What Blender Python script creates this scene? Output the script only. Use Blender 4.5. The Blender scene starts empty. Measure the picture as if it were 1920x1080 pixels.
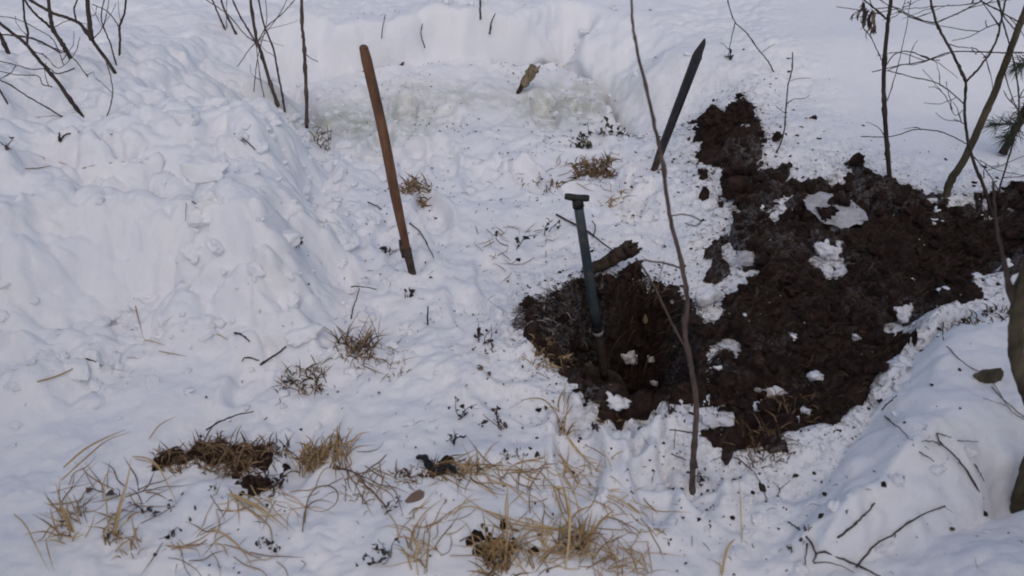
import bpy, math, random
import numpy as np
from mathutils import Vector, Matrix, noise as mnoise

# ------------------------------------------------------------------ camera, world, sun, exposure
scene = bpy.context.scene
COL = scene.collection
CAM_H, PITCH, FPX = 1.65, math.radians(35.0), 1663.0
cam_d = bpy.data.cameras.new('camera')
cam_d.sensor_width = 36.0
cam_d.lens = 36.0 * FPX / 1920.0
cam_d.clip_start = 0.05
cam_d.clip_end = 400.0
cam_d.dof.use_dof = True
cam_d.dof.focus_distance = 3.4
cam_d.dof.aperture_fstop = 4.0
cam = bpy.data.objects.new('camera', cam_d)
cam.location = (0, 0, CAM_H)
cam.rotation_euler = (math.pi / 2 - PITCH, 0, 0)
COL.objects.link(cam)
scene.camera = cam

SUN_EL, SUN_AZ = math.radians(54), math.radians(176)      # azimuth from +y (ahead of the camera) towards +x
world = bpy.data.worlds.new('World')
scene.world = world
world.use_nodes = True
wn, wl = world.node_tree.nodes, world.node_tree.links
sky = wn.new('ShaderNodeTexSky')
sky.sky_type = 'NISHITA'
sky.sun_disc = False
sky.sun_elevation = SUN_EL
sky.sun_rotation = SUN_AZ
sky.air_density = 1.0
sky.dust_density = 2.5
wl.new(sky.outputs[0], wn['Background'].inputs['Color'])
wn['Background'].inputs['Strength'].default_value = 0.104

sun_d = bpy.data.lights.new('sun', 'SUN')
sun_d.energy = 0.66
sun_d.angle = math.radians(105)
sun_d.color = (1.0, 0.88, 0.795)
sun = bpy.data.objects.new('sun', sun_d)
sd_ = Vector((math.sin(SUN_AZ) * math.cos(SUN_EL), math.cos(SUN_AZ) * math.cos(SUN_EL), math.sin(SUN_EL)))
sun.rotation_euler = sd_.to_track_quat('Z', 'Y').to_euler()
sun.location = sd_ * 20
COL.objects.link(sun)

scene.view_settings.view_transform = 'Standard'
scene.view_settings.look = 'None'
scene.view_settings.exposure = 0.06
scene.view_settings.gamma = 1.0
scene.view_settings.use_curve_mapping = False
scene.cycles.use_denoising = True
scene.cycles.max_bounces = 5
scene.cycles.diffuse_bounces = 4
scene.cycles.filter_width = 1.9

R = random.Random(11)
NR = np.random.RandomState(7)

# ------------------------------------------------------------------ pixel <-> world helpers (1920 x 1080 pixel frame)
CAMP = np.array([0.0, 0.0, CAM_H])
FWD = np.array([0.0, math.cos(PITCH), -math.sin(PITCH)])
UPV = np.array([0.0, math.sin(PITCH), math.cos(PITCH)])
RGT = np.array([1.0, 0.0, 0.0])


def ray(px, py):
    return FWD * FPX + RGT * (px - 960.0) - UPV * (py - 540.0)


def P(px, py, z=0.0):
    d = ray(px, py)
    return CAMP + d * ((z - CAM_H) / d[2])


def poly(pts, z=0.0):
    return np.array([P(a, b, z)[:2] for a, b in pts])


def sstep(a, b, x):
    t = np.clip((x - a) / (b - a), 0, 1)
    return t * t * (3 - 2 * t)


def sdf(pl, x, y):
    """signed distance to a polygon, negative inside"""
    d2 = np.full(x.shape, 1e9)
    ins = np.zeros(x.shape, bool)
    n = len(pl)
    for i in range(n):
        ax, ay = pl[i]
        bx, by = pl[(i + 1) % n]
        ex, ey = bx - ax, by - ay
        wx, wy = x - ax, y - ay
        t = np.clip((wx * ex + wy * ey) / (ex * ex + ey * ey + 1e-12), 0, 1)
        d2 = np.minimum(d2, (wx - ex * t) ** 2 + (wy - ey * t) ** 2)
        if abs(ey) > 1e-12:
            c = ((ay > y) != (by > y)) & (x < ex * (y - ay) / ey + ax)
            ins ^= c
    d = np.sqrt(d2)
    return np.where(ins, -d, d)


def _hash(ix, iy, seed):
    h = (ix.astype(np.int64) * 374761393 + iy.astype(np.int64) * 668265263 + seed * 982451653) & 0xFFFFFFFF
    h = ((h ^ (h >> 13)) * 1274126177) & 0xFFFFFFFF
    h = ((h ^ (h >> 16)) * 2246822519) & 0xFFFFFFFF
    return ((h ^ (h >> 15)) & 0xFFFFFF) / float(0xFFFFFF)


def pn(x, y, s, seed=0):
    """gradient noise about -1..1 at feature size s"""
    x, y = x / s + seed * 17.3, y / s - seed * 9.1
    ix, iy = np.floor(x), np.floor(y)
    fx, fy = x - ix, y - iy
    u, v = fx * fx * fx * (fx * (fx * 6 - 15) + 10), fy * fy * fy * (fy * (fy * 6 - 15) + 10)

    def g(dx, dy):
        a = _hash(ix + dx, iy + dy, seed) * 2 * math.pi
        return np.cos(a) * (fx - dx) + np.sin(a) * (fy - dy)
    return 1.5 * ((g(0, 0) * (1 - u) + g(1, 0) * u) * (1 - v) + (g(0, 1) * (1 - u) + g(1, 1) * u) * v)


def fbm(x, y, s, seed=0, o=4, gain=0.5):
    r, a = np.zeros(x.shape), 1.0
    for k in range(o):
        r += a * pn(x, y, s, seed + k)
        s *= 0.5
        a *= gain
    return r


def pn3(x, y, z, s, seed=0):
    x, y, z = x / s + seed * 7.7, y / s - seed * 3.3, z / s + seed * 5.1
    ix, iy, iz = np.floor(x), np.floor(y), np.floor(z)
    f = [x - ix, y - iy, z - iz]
    w = [q * q * q * (q * (q * 6 - 15) + 10) for q in f]
    r = 0
    for dx in (0, 1):
        for dy in (0, 1):
            for dz in (0, 1):
                h = _hash(ix + dx + 57 * (iz + dz), iy + dy - 131 * (iz + dz), seed)
                a, c = h * 2 * math.pi, 2 * ((h * 977.0) % 1.0) - 1
                sn = np.sqrt(np.clip(1 - c * c, 0, 1))
                g = np.cos(a) * sn * (f[0] - dx) + np.sin(a) * sn * (f[1] - dy) + c * (f[2] - dz)
                r = r + g * (w[0] if dx else 1 - w[0]) * (w[1] if dy else 1 - w[1]) * (w[2] if dz else 1 - w[2])
    return 1.5 * r


def billow(x, y, s, seed, o=3, gain=0.5):
    """pillowy relief with sharp creases, 0 in the creases"""
    x, y = x + 0.3 * s * pn(x, y, s, seed + 40), y + 0.3 * s * pn(x, y, s, seed + 41)
    r, a = np.zeros(x.shape), 1.0
    for k in range(o):
        r += a * np.sqrt(np.abs(pn(x, y, s, seed + k)) + 0.003)
        s *= 0.47
        a *= gain
    return r


def lumps(x, y, s, seed, prob=0.75):
    """rounded heaped chunks: the highest of randomly sized domes, 0..1"""
    wx = x + 0.35 * s * pn(x, y, s * 0.7, seed + 50) + 0.10 * s * pn(x, y, s * 0.25, seed + 52)
    wy = y + 0.35 * s * pn(x, y, s * 0.7, seed + 51) + 0.10 * s * pn(x, y, s * 0.25, seed + 53)
    gx, gy = wx / s, wy / s
    ix, iy = np.floor(gx), np.floor(gy)
    best = np.zeros(x.shape)
    for dx in (-1, 0, 1):
        for dy in (-1, 0, 1):
            cx, cy = ix + dx, iy + dy
            ox, oy = _hash(cx, cy, seed), _hash(cx, cy, seed + 1)
            k = _hash(cx, cy, seed + 2)
            r = 0.45 + 0.5 * _hash(cx, cy, seed + 3)
            st = 0.7 + 0.6 * _hash(cx, cy, seed + 4)
            d = np.sqrt(((gx - cx - ox) * st) ** 2 + ((gy - cy - oy) / st) ** 2) / r
            c = np.sqrt(np.clip(1 - d * d, 0, 1)) * (0.4 + 0.6 * k) * (k < prob)
            best = np.maximum(best, c)
    return best


# ------------------------------------------------------------------ the lie of the land
CLEAR = poly([(-900, 800), (-200, 770), (90, 745), (250, 668), (390, 652), (480, 668), (600, 664), (652, 590), (650, 470), (628, 400),
              (612, 320), (592, 236), (560, 178), (640, 168), (760, 152), (860, 138), (960, 146), (1050, 126), (1130, 186), (1180, 250),
              (1196, 320), (1215, 400), (1262, 470), (1300, 560), (1300, 700), (1340, 870), (1500, 960), (1700, 1100), (1700, 1700),
              (-900, 1700)])
PIT = poly([(992, 610), (1004, 572), (1050, 545), (1120, 528), (1200, 530), (1270, 556), (1312, 600), (1325, 690), (1312, 744), (1250, 760),
            (1180, 764), (1130, 757), (1060, 706), (1005, 652)])
HEAP = np.array([P(a, b, 0.17 if b < 400 else (0.14 if b < 480 else 0.03))[:2] for a, b in [
    (1268, 594), (1330, 606), (1358, 560), (1366, 490), (1362, 420), (1376, 372), (1398, 350), (1424, 372), (1480, 368), (1496, 326), (1560, 322), (1600, 312), (1668, 352), (1770, 378), (1860, 378),
    (1925, 358), (2060, 350), (2100, 560), (1890, 560), (1800, 590), (1740, 640), (1700, 710), (1640, 770), (1560, 822), (1500, 822), (1440, 832), (1378, 826), (1344, 800), (1350, 776),
    (1318, 752), (1300, 700)]])
PATCH = poly([(1318, 188), (1340, 182), (1364, 204), (1386, 178), (1416, 206), (1428, 250), (1430, 276), (1404, 284), (1392, 300),
              (1370, 294), (1352, 266), (1314, 222)], 0.20)
NECK = poly([(1346, 278), (1440, 284), (1500, 296), (1530, 330), (1450, 336), (1424, 352), (1390, 350), (1352, 330)], 0.19)
MOUND = poly([(1500, 930), (1530, 856), (1575, 795), (1640, 700), (1720, 612), (1800, 572), (1960, 556), (2200, 560), (2200, 850),
              (1960, 880), (1850, 930), (1740, 985), (1620, 1000), (1540, 985)], 0.16)
SMOOTH = poly([(1430, -40), (1460, 130), (1560, 200), (1600, 290), (1750, 330), (2100, 330), (2100, -60), (1600, -200)], 0.12)
TURF = [poly([(500, 862), (560, 842), (552, 888), (520, 915), (470, 930), (440, 912), (470, 886)]),
        poly([(296, 838), (400, 826), (520, 822), (560, 848), (500, 866), (420, 866), (330, 866)]),
        poly([(905, 1025), (935, 1005), (960, 1030), (945, 1062), (915, 1060)]),
        poly([(770, 880), (830, 872), (870, 880), (860, 898), (800, 902)]),
        poly([(1040, 985), (1075, 985), (1085, 1015), (1060, 1022)])]
SNOWSPOTS = [(1565, 388, 42, 14), (1572, 425, 22, 22), (1548, 478, 34, 22), (1575, 500, 20, 12), (1400, 492, 42, 14), (1690, 598, 36, 20),
             (1378, 600, 20, 14), (1400, 640, 22, 12), (1450, 690, 30, 10), (1395, 462, 16, 12), (1375, 445, 14, 20), (1850, 528, 20, 10),
             (1440, 640, 26, 8), (1895, 420, 20, 6), (1460, 372, 22, 10), (1520, 350, 16, 8), (1330, 620, 14, 10)]
PITSNOW = [(1152, 735, 30, 14)]
SPOTS_W = [(P(a, b, 0.10)[:2], rx / 560.0, ry / 330.0) for a, b, rx, ry in SNOWSPOTS]
PITSNOW_W = [(P(a, b, -0.28)[:2], rx / 560.0, ry / 330.0) for a, b, rx, ry in PITSNOW]


STANDS = [(773, 508, 0.0, 0.040), (1226, 316, 0.10, 0.035), (1297, 916, 0.0, 0.032), (575, 236, 0.1, 0.03), (520, 190, 0.3, 0.03), (160, 220, 0.35, 0.035)]
_fr = random.Random(5)
PRINTS = [(_fr.uniform(-0.75, 0.55), _fr.uniform(1.5, 3.7), _fr.gauss(1.57, 0.6), _fr.uniform(0.018, 0.038)) for _ in range(42)]


def snow_height(x, y):
    rough = fbm(x, y, 0.30, 3, 3)
    e1 = sdf(CLEAR, x, y)
    e = e1 + 0.05 * rough + 0.09 * pn(x, y, 0.42, 8) * (1 - 0.35 * sstep(3.3, 3.9, y))
    left = sstep(0.25, -0.15, x)
    back = sstep(3.3, 3.9, y)
    H = 0.12 + 0.15 * np.maximum(left, 0.9 * back)
    w = 0.30 + 0.30 * sstep(-0.75, -1.35, x) - 0.14 * back + 0.22 * sstep(0.3, 0.7, x)
    prof = sstep(0.0, 1.0, e / w)
    bank = H * prof + 0.05 * sstep(0.1, 1.2, e)
    sm = sstep(0.12, -0.12, sdf(SMOOTH, x, y)) * 0.92
    far = sstep(5.0, 7.0, y)
    sm = np.maximum(sm, far)
    lump_w = sstep(-0.02, 0.22, e) * (1 - sm) * (0.22 + 0.78 * left) * (1 - 0.75 * back)
    big = lumps(x, y, 0.42, 21, 0.85)
    mid = lumps(x, y, 0.20, 31, 0.75)
    sml = lumps(x, y, 0.085, 41, 0.6)
    face = np.exp(-((e - 0.06) / 0.14) ** 2) * (0.06 + 0.94 * left) * (1 - 0.6 * back)
    bank += face * (0.065 * (lumps(x, y, 0.24, 55, 0.75) - 0.25) + 0.035 * lumps(x, y, 0.11, 56, 0.5))
    bl = billow(x, y, 0.30, 45, 4, 0.48)
    bank += sstep(-0.08, 0.10, e) * (1 - sm) * (1 - 0.85 * back) * (0.2 + 0.8 * left) * 0.055 * (bl - 0.75)
    h = bank + lump_w * (0.15 * (big - 0.3) + 0.080 * mid + 0.014 * sml)
    h += 0.035 * (1 - far) * pn(x, y, 0.9, 61) * (1 - 0.6 * sm) + far * 0.25 * pn(x, y, 6.0, 62)
    # undercut line at the foot of the back wall
    h -= 0.085 * back * np.exp(-((e - 0.002) / 0.020) ** 2)
    # trampled floor
    tr = sstep(0.05, -0.06, e)
    crumbly = sstep(-0.15, 0.45, pn(x, y, 0.42, 73) + 0.4 * pn(x, y, 0.15, 74))
    h += tr * (0.026 * pn(x, y, 0.38, 70) + 0.015 * fbm(x, y, 0.17, 71, 3, 0.5))
    h += tr * crumbly * (0.018 * lumps(x, y, 0.13, 81, 0.28) + 0.010 * lumps(x, y, 0.055, 91, 0.35) + 0.005 * fbm(x, y, 0.05, 72, 3, 0.6))
    for fx, fy, fa, fd in PRINTS:
        ca, sa = math.cos(fa), math.sin(fa)
        u, v = ((x - fx) * ca + (y - fy) * sa) / 0.145, (-(x - fx) * sa + (y - fy) * ca) / 0.056
        r = np.sqrt(u * u + v * v) + 0.22 * rough
        h += tr * (-fd * sstep(1.1, 0.8, r) + 0.35 * fd * np.exp(-((r - 1.25) / 0.2) ** 2))
    h += (1 - sm) * (0.003 + 0.004 * crumbly) * fbm(x, y, 0.05, 75, 3, 0.55) + 0.001 * pn(x, y, 0.02, 78)
    # soft slope of the floor up to the back wall
    h += 0.08 * sstep(3.2, 4.2, y) * tr
    # near mound on the right, with its rim to the soil
    m = sdf(MOUND, x, y) + 0.04 * rough + 0.012 * pn(x, y, 0.06, 19)
    near = sstep(1.75, 1.55, y)
    hm = 0.20 * (1 - np.clip(1 + m / (0.13 + 0.10 * near), 0, 1) ** 2) + 0.030 * pn(x, y, 0.45, 65) + 0.045 * (lumps(x, y, 0.42, 36, 1.0) - 0.4)
    hm += 0.018 * lumps(x, y, 0.16, 35, 0.5) + 0.006 * fbm(x, y, 0.06, 76, 3)
    inm = sstep(0.03, -0.05, m)
    h = h * (1 - inm) + np.maximum(h * 0.3, hm) * inm
    c2 = P(1840, 1075, 0.08)
    h += 0.10 * np.exp(-(((x - c2[0]) / 0.28) ** 2 + ((y - c2[1]) / 0.13) ** 2))
    # hollow round the foot of the curved trunk
    c3 = P(1895, 950, 0.05)
    h -= 0.09 * np.exp(-(((x - c3[0]) / 0.07) ** 2 + ((y - c3[1]) / 0.05) ** 2))
    # packed collars round whatever stands in the snow
    for bx, by, bz, rr in STANDS:
        c = P(bx, by, bz)
        r = np.hypot(x - c[0], y - c[1]) * (1 + 0.35 * rough)
        h += rr * (0.45 * np.exp(-((r - 1.8 * rr) / (0.8 * rr)) ** 2) - 0.9 * np.exp(-(r / (0.9 * rr)) ** 2))
    # soil heap bed
    hp = sdf(HEAP, x, y)
    lo = P(1330, 800)[:2]
    up = P(1700, 420)[:2]
    t = np.clip(((x - lo[0]) * (up[0] - lo[0]) + (y - lo[1]) * (up[1] - lo[1])) / ((up - lo) @ (up - lo)), 0, 1)
    bed = -0.03 + 0.15 * t + 0.04 * pn(x, y, 0.35, 67) + 0.02 * pn(x, y, 0.12, 68)
    ih = sstep(0.02, -0.09, hp)
    h = h * (1 - ih) + np.where(m < 0, np.maximum(h, bed), bed) * ih
    # the dug pit
    p = sdf(PIT, x, y) + 0.015 * pn(x, y, 0.09, 23) + 0.010 * pn(x, y, 0.03, 24)
    dep = 0.40 - 0.10 * sstep(0.50, 0.62, x) + 0.03 * pn(x, y, 0.12, 25)
    h -= dep * sstep(0.0, 0.075, -p)
    return h


def soil_thickness(x, y):
    n1, n2 = fbm(x, y, 0.14, 101, 4, 0.6), fbm(x, y, 0.05, 111, 3, 0.65)
    hp = sdf(HEAP, x, y) + 0.055 * n1 + 0.030 * n2
    t = np.clip(-hp * 0.55, -0.05, 0.04)
    m = sdf(MOUND, x, y) + 0.02 * n2
    t = np.where(m < 0.01, -0.05, t)
    for c, rx, ry in SPOTS_W:
        r = np.sqrt(((x - c[0]) / rx) ** 2 + ((y - c[1]) / ry) ** 2)
        t -= 0.075 * sstep(1.5, 0.5, r + 0.5 * n1 + 0.45 * n2)
    p = sdf(PIT, x, y) + 0.012 * n1 + 0.008 * n2
    tp = np.clip(-p * 1.4 + 0.018, -0.05, 0.042)
    for c, rx, ry in PITSNOW_W:
        r = np.sqrt(((x - c[0]) / rx) ** 2 + ((y - c[1]) / ry) ** 2)
        tp -= 0.06 * sstep(1.4, 0.6, r + 0.4 * n1 + 0.3 * n2)
    pa = sdf(PATCH, x, y) + 0.035 * n1 + 0.025 * n2
    ta = np.clip(-pa * 0.8, -0.05, 0.05)
    nk = sdf(NECK, x, y) + 0.055 + 0.12 * n1 + 0.08 * n2
    ta = np.maximum(ta, np.clip(-nk * 0.6, -0.05, 0.03))
    tt = np.full(x.shape, -0.05)
    for q in TURF:
        tt = np.maximum(tt, np.clip(-(sdf(q, x, y) + 0.034 + 0.06 * n1 + 0.05 * n2) * 0.5, -0.05, 0.010))
    return t, tp, ta, tt


def soil_relief(x, y):
    a = (0.045 * np.abs(pn(x, y, 0.20, 130)) + 0.020 * lumps(x, y, 0.12, 131, 0.35) + 0.010 * lumps(x, y, 0.05, 141, 0.4))
    r = 1 - np.abs(fbm(x, y, 0.06, 151, 3))
    return a + 0.010 * r + 0.006 * fbm(x, y, 0.02, 161, 2) - 0.018


# one tensor grid: fine where the photograph looks, coarse out to the horizon
def axis(core_lo, core_hi, step, lo, hi, g=1.22):
    c = list(np.arange(core_lo, core_hi + 1e-6, step(core_lo) if False else 1)) if False else []
    v = core_lo
    while v < core_hi:
        c.append(v)
        v += step(v)
    s = step(core_lo)
    a, v = [], core_lo
    while v > lo:
        s *= g
        v -= s
        a.append(v)
    s, v = step(core_hi), c[-1]
    b = []
    while v < hi:
        s *= g
        v += s
        b.append(v)
    return np.array(a[::-1] + c + b)


XS = axis(-2.75, 2.85, lambda v: 0.0078, -90, 90)
YS = axis(1.0, 4.9, lambda v: 0.0045 + 0.0016 * max(0, v - 1), -20, 160)
GX, GY = np.meshgrid(XS, YS)
HS = snow_height(GX, GY)
T4 = soil_thickness(GX, GY)
REL = soil_relief(GX, GY)
TMAX = np.max(np.stack(T4), axis=0)
HSOIL = HS + TMAX + np.where(TMAX > -0.03, REL, 0)


def normal_disp(Z, d):
    """moves a height field along its normals by d: no streaks on steep faces"""
    gy, gx = np.gradient(Z, YS, XS)
    k = 1 / np.sqrt(gx * gx + gy * gy + 1)
    return GX - gx * k * d, GY - gy * k * d, Z + k * d


_core = (GX > -2.9) & (GX < 3.0) & (GY > 0.9) & (GY < 5.2)
E_ = sdf(CLEAR, GX, GY)
smooth_ = np.maximum(sstep(0.10, -0.10, sdf(SMOOTH, GX, GY)), 1 - _core)
rough_ = (0.45 + 0.55 * sstep(-0.1, 0.1, E_)) * (1 - 0.9 * smooth_)


def masked(fn, mask):
    out = np.zeros(GX.shape)
    out[mask] = fn(GX[mask], GY[mask], HS[mask])
    return out


DS = masked(lambda x, y, z: 0.020 * pn3(x, y, z, 0.15, 3) + (0.003 + 0.012 * sstep(-0.1, 0.4, pn(x, y, 0.5, 310))) * np.abs(pn3(x, y, z, 0.065, 4)) + 0.008 * sstep(0.0, 0.5, pn(x, y, 0.35, 311)) * pn3(x, y, z, 0.034, 5), _core) * rough_ * 0.85 * sstep(-0.01, -0.04, TMAX)
soil_m = _core & (TMAX > -0.04)
DSO = masked(lambda x, y, z: 0.012 * pn3(x, y, z, 0.12, 13) + 0.016 * pn3(x, y, z, 0.055, 14) - 0.012 * np.abs(pn3(x, y, z, 0.033, 16)) + 0.012 * pn3(x, y, z, 0.021, 15) + 0.004, soil_m)
SX, SY, SZ = normal_disp(HS, DS)
# the ledge of the back wall leans out over the groove at its foot
ledge = sstep(3.2, 3.6, GY) * _core * sstep(0.0, 0.035, E_) * sstep(0.30, 0.10, E_)
SY = SY - 0.06 * ledge
LEDGE = 0.06 * ledge
HALL = np.maximum(SZ, np.where(TMAX > -0.02, HSOIL + DSO * 0.8, -9))


def H(x, y, F=None):
    F = HALL if F is None else F
    x, y = np.atleast_1d(np.asarray(x, float)), np.atleast_1d(np.asarray(y, float))
    i = np.clip(np.searchsorted(XS, x) - 1, 0, len(XS) - 2)
    j = np.clip(np.searchsorted(YS, y) - 1, 0, len(YS) - 2)
    u = np.clip((x - XS[i]) / (XS[i + 1] - XS[i]), 0, 1)
    v = np.clip((y - YS[j]) / (YS[j + 1] - YS[j]), 0, 1)
    return (F[j, i] * (1 - u) + F[j, i + 1] * u) * (1 - v) + (F[j + 1, i] * (1 - u) + F[j + 1, i + 1] * u) * v


_TS = np.concatenate([np.linspace(0.9, 6.5, 1400), np.linspace(6.52, 30, 300)])


def G(px, py, lift=0.0):
    """point of the ground that pixel (px, py) of the photograph shows"""
    d = ray(px, py)
    d = d / np.linalg.norm(d)
    pts = CAMP[None] + d[None] * _TS[:, None]
    under = pts[:, 2] < H(pts[:, 0], pts[:, 1])
    k = int(np.argmax(under)) if under.any() else len(_TS) - 1
    a, b = _TS[max(k - 1, 0)], _TS[k]
    for _ in range(14):
        c = 0.5 * (a + b)
        q = CAMP + d * c
        if q[2] < H(q[0], q[1])[0]:
            b = c
        else:
            a = c
    q = CAMP + d * b
    q = q - d * (H(q[0], q[1], LEDGE)[0] * 1.25 / d[1])
    return np.array([q[0], q[1], q[2] + lift])


def V(px, py, base, lean=0.0):
    """point seen at a pixel, on an upright plane through base that leans away by an angle in degrees"""
    a = math.radians(lean)
    n = np.array([0, math.cos(a), -math.sin(a)])
    d = ray(px, py)
    return CAMP + d * (((base - CAMP) @ n) / (d @ n))


def pxm(p):
    """metres per pixel at point p"""
    return ((np.asarray(p) - CAMP) @ FWD) / FPX


# ------------------------------------------------------------------ materials
def mat(name, c=(0.5, 0.5, 0.5), rough=0.8, spec=0.3):
    m = bpy.data.materials.new(name)
    m.use_nodes = True
    b = m.node_tree.nodes['Principled BSDF']
    b.inputs['Base Color'].default_value = (*c, 1)
    b.inputs['Roughness'].default_value = rough
    b.inputs['Specular IOR Level'].default_value = spec
    return m, m.node_tree.nodes, m.node_tree.links, b


def noise_node(N, L, scale, detail=4, rough=0.6, vec=None, dist=0.0):
    n = N.new('ShaderNodeTexNoise')
    n.inputs['Scale'].default_value = scale
    n.inputs['Detail'].default_value = detail
    n.inputs['Roughness'].default_value = rough
    n.inputs['Distortion'].default_value = dist
    if vec is not None:
        L.new(vec, n.inputs['Vector'])
    return n


def ramp(N, L, src, stops):
    r = N.new('ShaderNodeValToRGB')
    e = r.color_ramp.elements
    while len(e) < len(stops):
        e.new(0.5)
    for k, (p, c) in enumerate(stops):
        e[k].position = p
        e[k].color = (*c, 1)
    L.new(src, r.inputs['Fac'])
    return r


def bump(N, L, b, src, strength, dist, prev=None):
    u = N.new('ShaderNodeBump')
    u.inputs['Strength'].default_value = strength
    u.inputs['Distance'].default_value = dist
    L.new(src, u.inputs['Height'])
    if prev is not None:
        L.new(prev.outputs[0], u.inputs['Normal'])
    L.new(u.outputs[0], b.inputs['Normal'])
    return u


def gpos(N):
    return N.new('ShaderNodeNewGeometry').outputs['Position']


def make_snow():
    m, N, L, b = mat('snow', (0.83, 0.84, 0.87), 0.75, 0.25)
    pos = gpos(N)
    n1 = noise_node(N, L, 5, 5, 0.6, pos)
    r1 = ramp(N, L, n1.outputs[0], [(0.3, (0.79, 0.805, 0.85)), (0.7, (0.86, 0.86, 0.87))])
    at = N.new('ShaderNodeAttribute')
    at.attribute_name = 'stain'
    n2 = noise_node(N, L, 16, 6, 0.7, pos)
    mul = N.new('ShaderNodeMath')
    mul.operation = 'MULTIPLY'
    L.new(at.outputs['Fac'], mul.inputs[0])
    rr = ramp(N, L, n2.outputs[0], [(0.32, (0, 0, 0)), (0.58, (1, 1, 1))])
    L.new(rr.outputs[0], mul.inputs[1])
    mx = N.new('ShaderNodeMix')
    mx.data_type = 'RGBA'
    L.new(mul.outputs[0], mx.inputs['Factor'])
    L.new(r1.outputs[0], mx.inputs['A'])
    mx.inputs['B'].default_value = (0.44, 0.455, 0.385, 1)
    L.new(ramp(N, L, mul.outputs[0], [(0.0, (0.75,) * 3), (1.0, (0.34,) * 3)]).outputs[0], b.inputs['Roughness'])
    # peat dust round the digging
    at2 = N.new('ShaderNodeAttribute')
    at2.attribute_name = 'dust'
    n3 = noise_node(N, L, 45, 5, 0.75, pos)
    r3 = ramp(N, L, n3.outputs[0], [(0.48, (0, 0, 0)), (0.66, (1, 1, 1))])
    m2 = N.new('ShaderNodeMath')
    m2.operation = 'MULTIPLY'
    L.new(at2.outputs['Fac'], m2.inputs[0])
    L.new(r3.outputs[0], m2.inputs[1])
    mx2 = N.new('ShaderNodeMix')
    mx2.data_type = 'RGBA'
    L.new(m2.outputs[0], mx2.inputs['Factor'])
    L.new(mx.outputs['Result'], mx2.inputs['A'])
    mx2.inputs['B'].default_value = (0.10, 0.08, 0.065, 1)
    L.new(mx2.outputs['Result'], b.inputs['Base Color'])
    u = bump(N, L, b, noise_node(N, L, 34, 5, 0.6, pos).outputs[0], 0.32, 0.012)
    bump(N, L, b, noise_node(N, L, 210, 3, 0.6, pos).outputs[0], 0.35, 0.003, u)
    return m


def make_soil():
    m, N, L, b = mat('peat soil', (0.03, 0.02, 0.015), 0.92, 0.15)
    pos = gpos(N)
    n1 = noise_node(N, L, 22, 8, 0.75, pos, 0.6)
    r1 = ramp(N, L, n1.outputs[0], [(0.26, (0.015, 0.0105, 0.0095)), (0.48, (0.058, 0.036, 0.030)), (0.70, (0.140, 0.086, 0.068))])
    n3 = noise_node(N, L, 130, 4, 0.7, pos)
    r3 = ramp(N, L, n3.outputs[0], [(0.66, (0, 0, 0)), (0.74, (1, 1, 1))])
    n4 = noise_node(N, L, 6, 3, 0.6, pos)
    r4 = ramp(N, L, n4.outputs[0], [(0.5, (0, 0, 0)), (0.7, (1, 1, 1))])
    mm = N.new('ShaderNodeMath')
    mm.operation = 'MULTIPLY'
    L.new(r3.outputs[0], mm.inputs[0])
    L.new(r4.outputs[0], mm.inputs[1])
    mx = N.new('ShaderNodeMix')
    mx.data_type = 'RGBA'
    L.new(mm.outputs[0], mx.inputs['Factor'])
    L.new(r1.outputs[0], mx.inputs['A'])
    mx.inputs['B'].default_value = (0.28, 0.27, 0.28, 1)
    at = N.new('ShaderNodeAttribute')
    at.attribute_name = 'frost'
    n5 = noise_node(N, L, 75, 6, 0.8, pos)
    r5 = ramp(N, L, n5.outputs[0], [(0.44, (0, 0, 0)), (0.60, (1, 1, 1))])
    m5 = N.new('ShaderNodeMath')
    m5.operation = 'MULTIPLY'
    L.new(at.outputs['Fac'], m5.inputs[0])
    L.new(r5.outputs[0], m5.inputs[1])
    mx5 = N.new('ShaderNodeMix')
    mx5.data_type = 'RGBA'
    L.new(m5.outputs[0], mx5.inputs['Factor'])
    L.new(mx.outputs['Result'], mx5.inputs['A'])
    mx5.inputs['B'].default_value = (0.52, 0.52, 0.55, 1)
    L.new(mx5.outputs['Result'], b.inputs['Base Color'])
    u = bump(N, L, b, noise_node(N, L, 60, 10, 0.85, pos, 1.2).outputs[0], 1.0, 0.035)
    bump(N, L, b, n3.outputs[0], 0.8, 0.010, u)
    return m


def make_tinted(name, stops, rough=0.75, nscale=60, spec=0.25):
    """colour from a per-blade 'tint' attribute with a little grain"""
    m, N, L, b = mat(name, stops[0][1], rough, spec)
    at = N.new('ShaderNodeAttribute')
    at.attribute_name = 'tint'
    n = noise_node(N, L, nscale, 4, 0.6, gpos(N))
    ma = N.new('ShaderNodeMath')
    ma.operation = 'MULTIPLY_ADD'
    L.new(n.outputs[0], ma.inputs[0])
    ma.inputs[1].default_value = 0.5
    L.new(at.outputs['Fac'], ma.inputs[2])
    sb = N.new('ShaderNodeMath')
    sb.operation = 'SUBTRACT'
    L.new(ma.outputs[0], sb.inputs[0])
    sb.inputs[1].default_value = 0.25
    r = ramp(N, L, sb.outputs[0], stops)
    L.new(r.outputs[0], b.inputs['Base Color'])
    bump(N, L, b, n.outputs[0], 0.4, 0.003)
    return m


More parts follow.
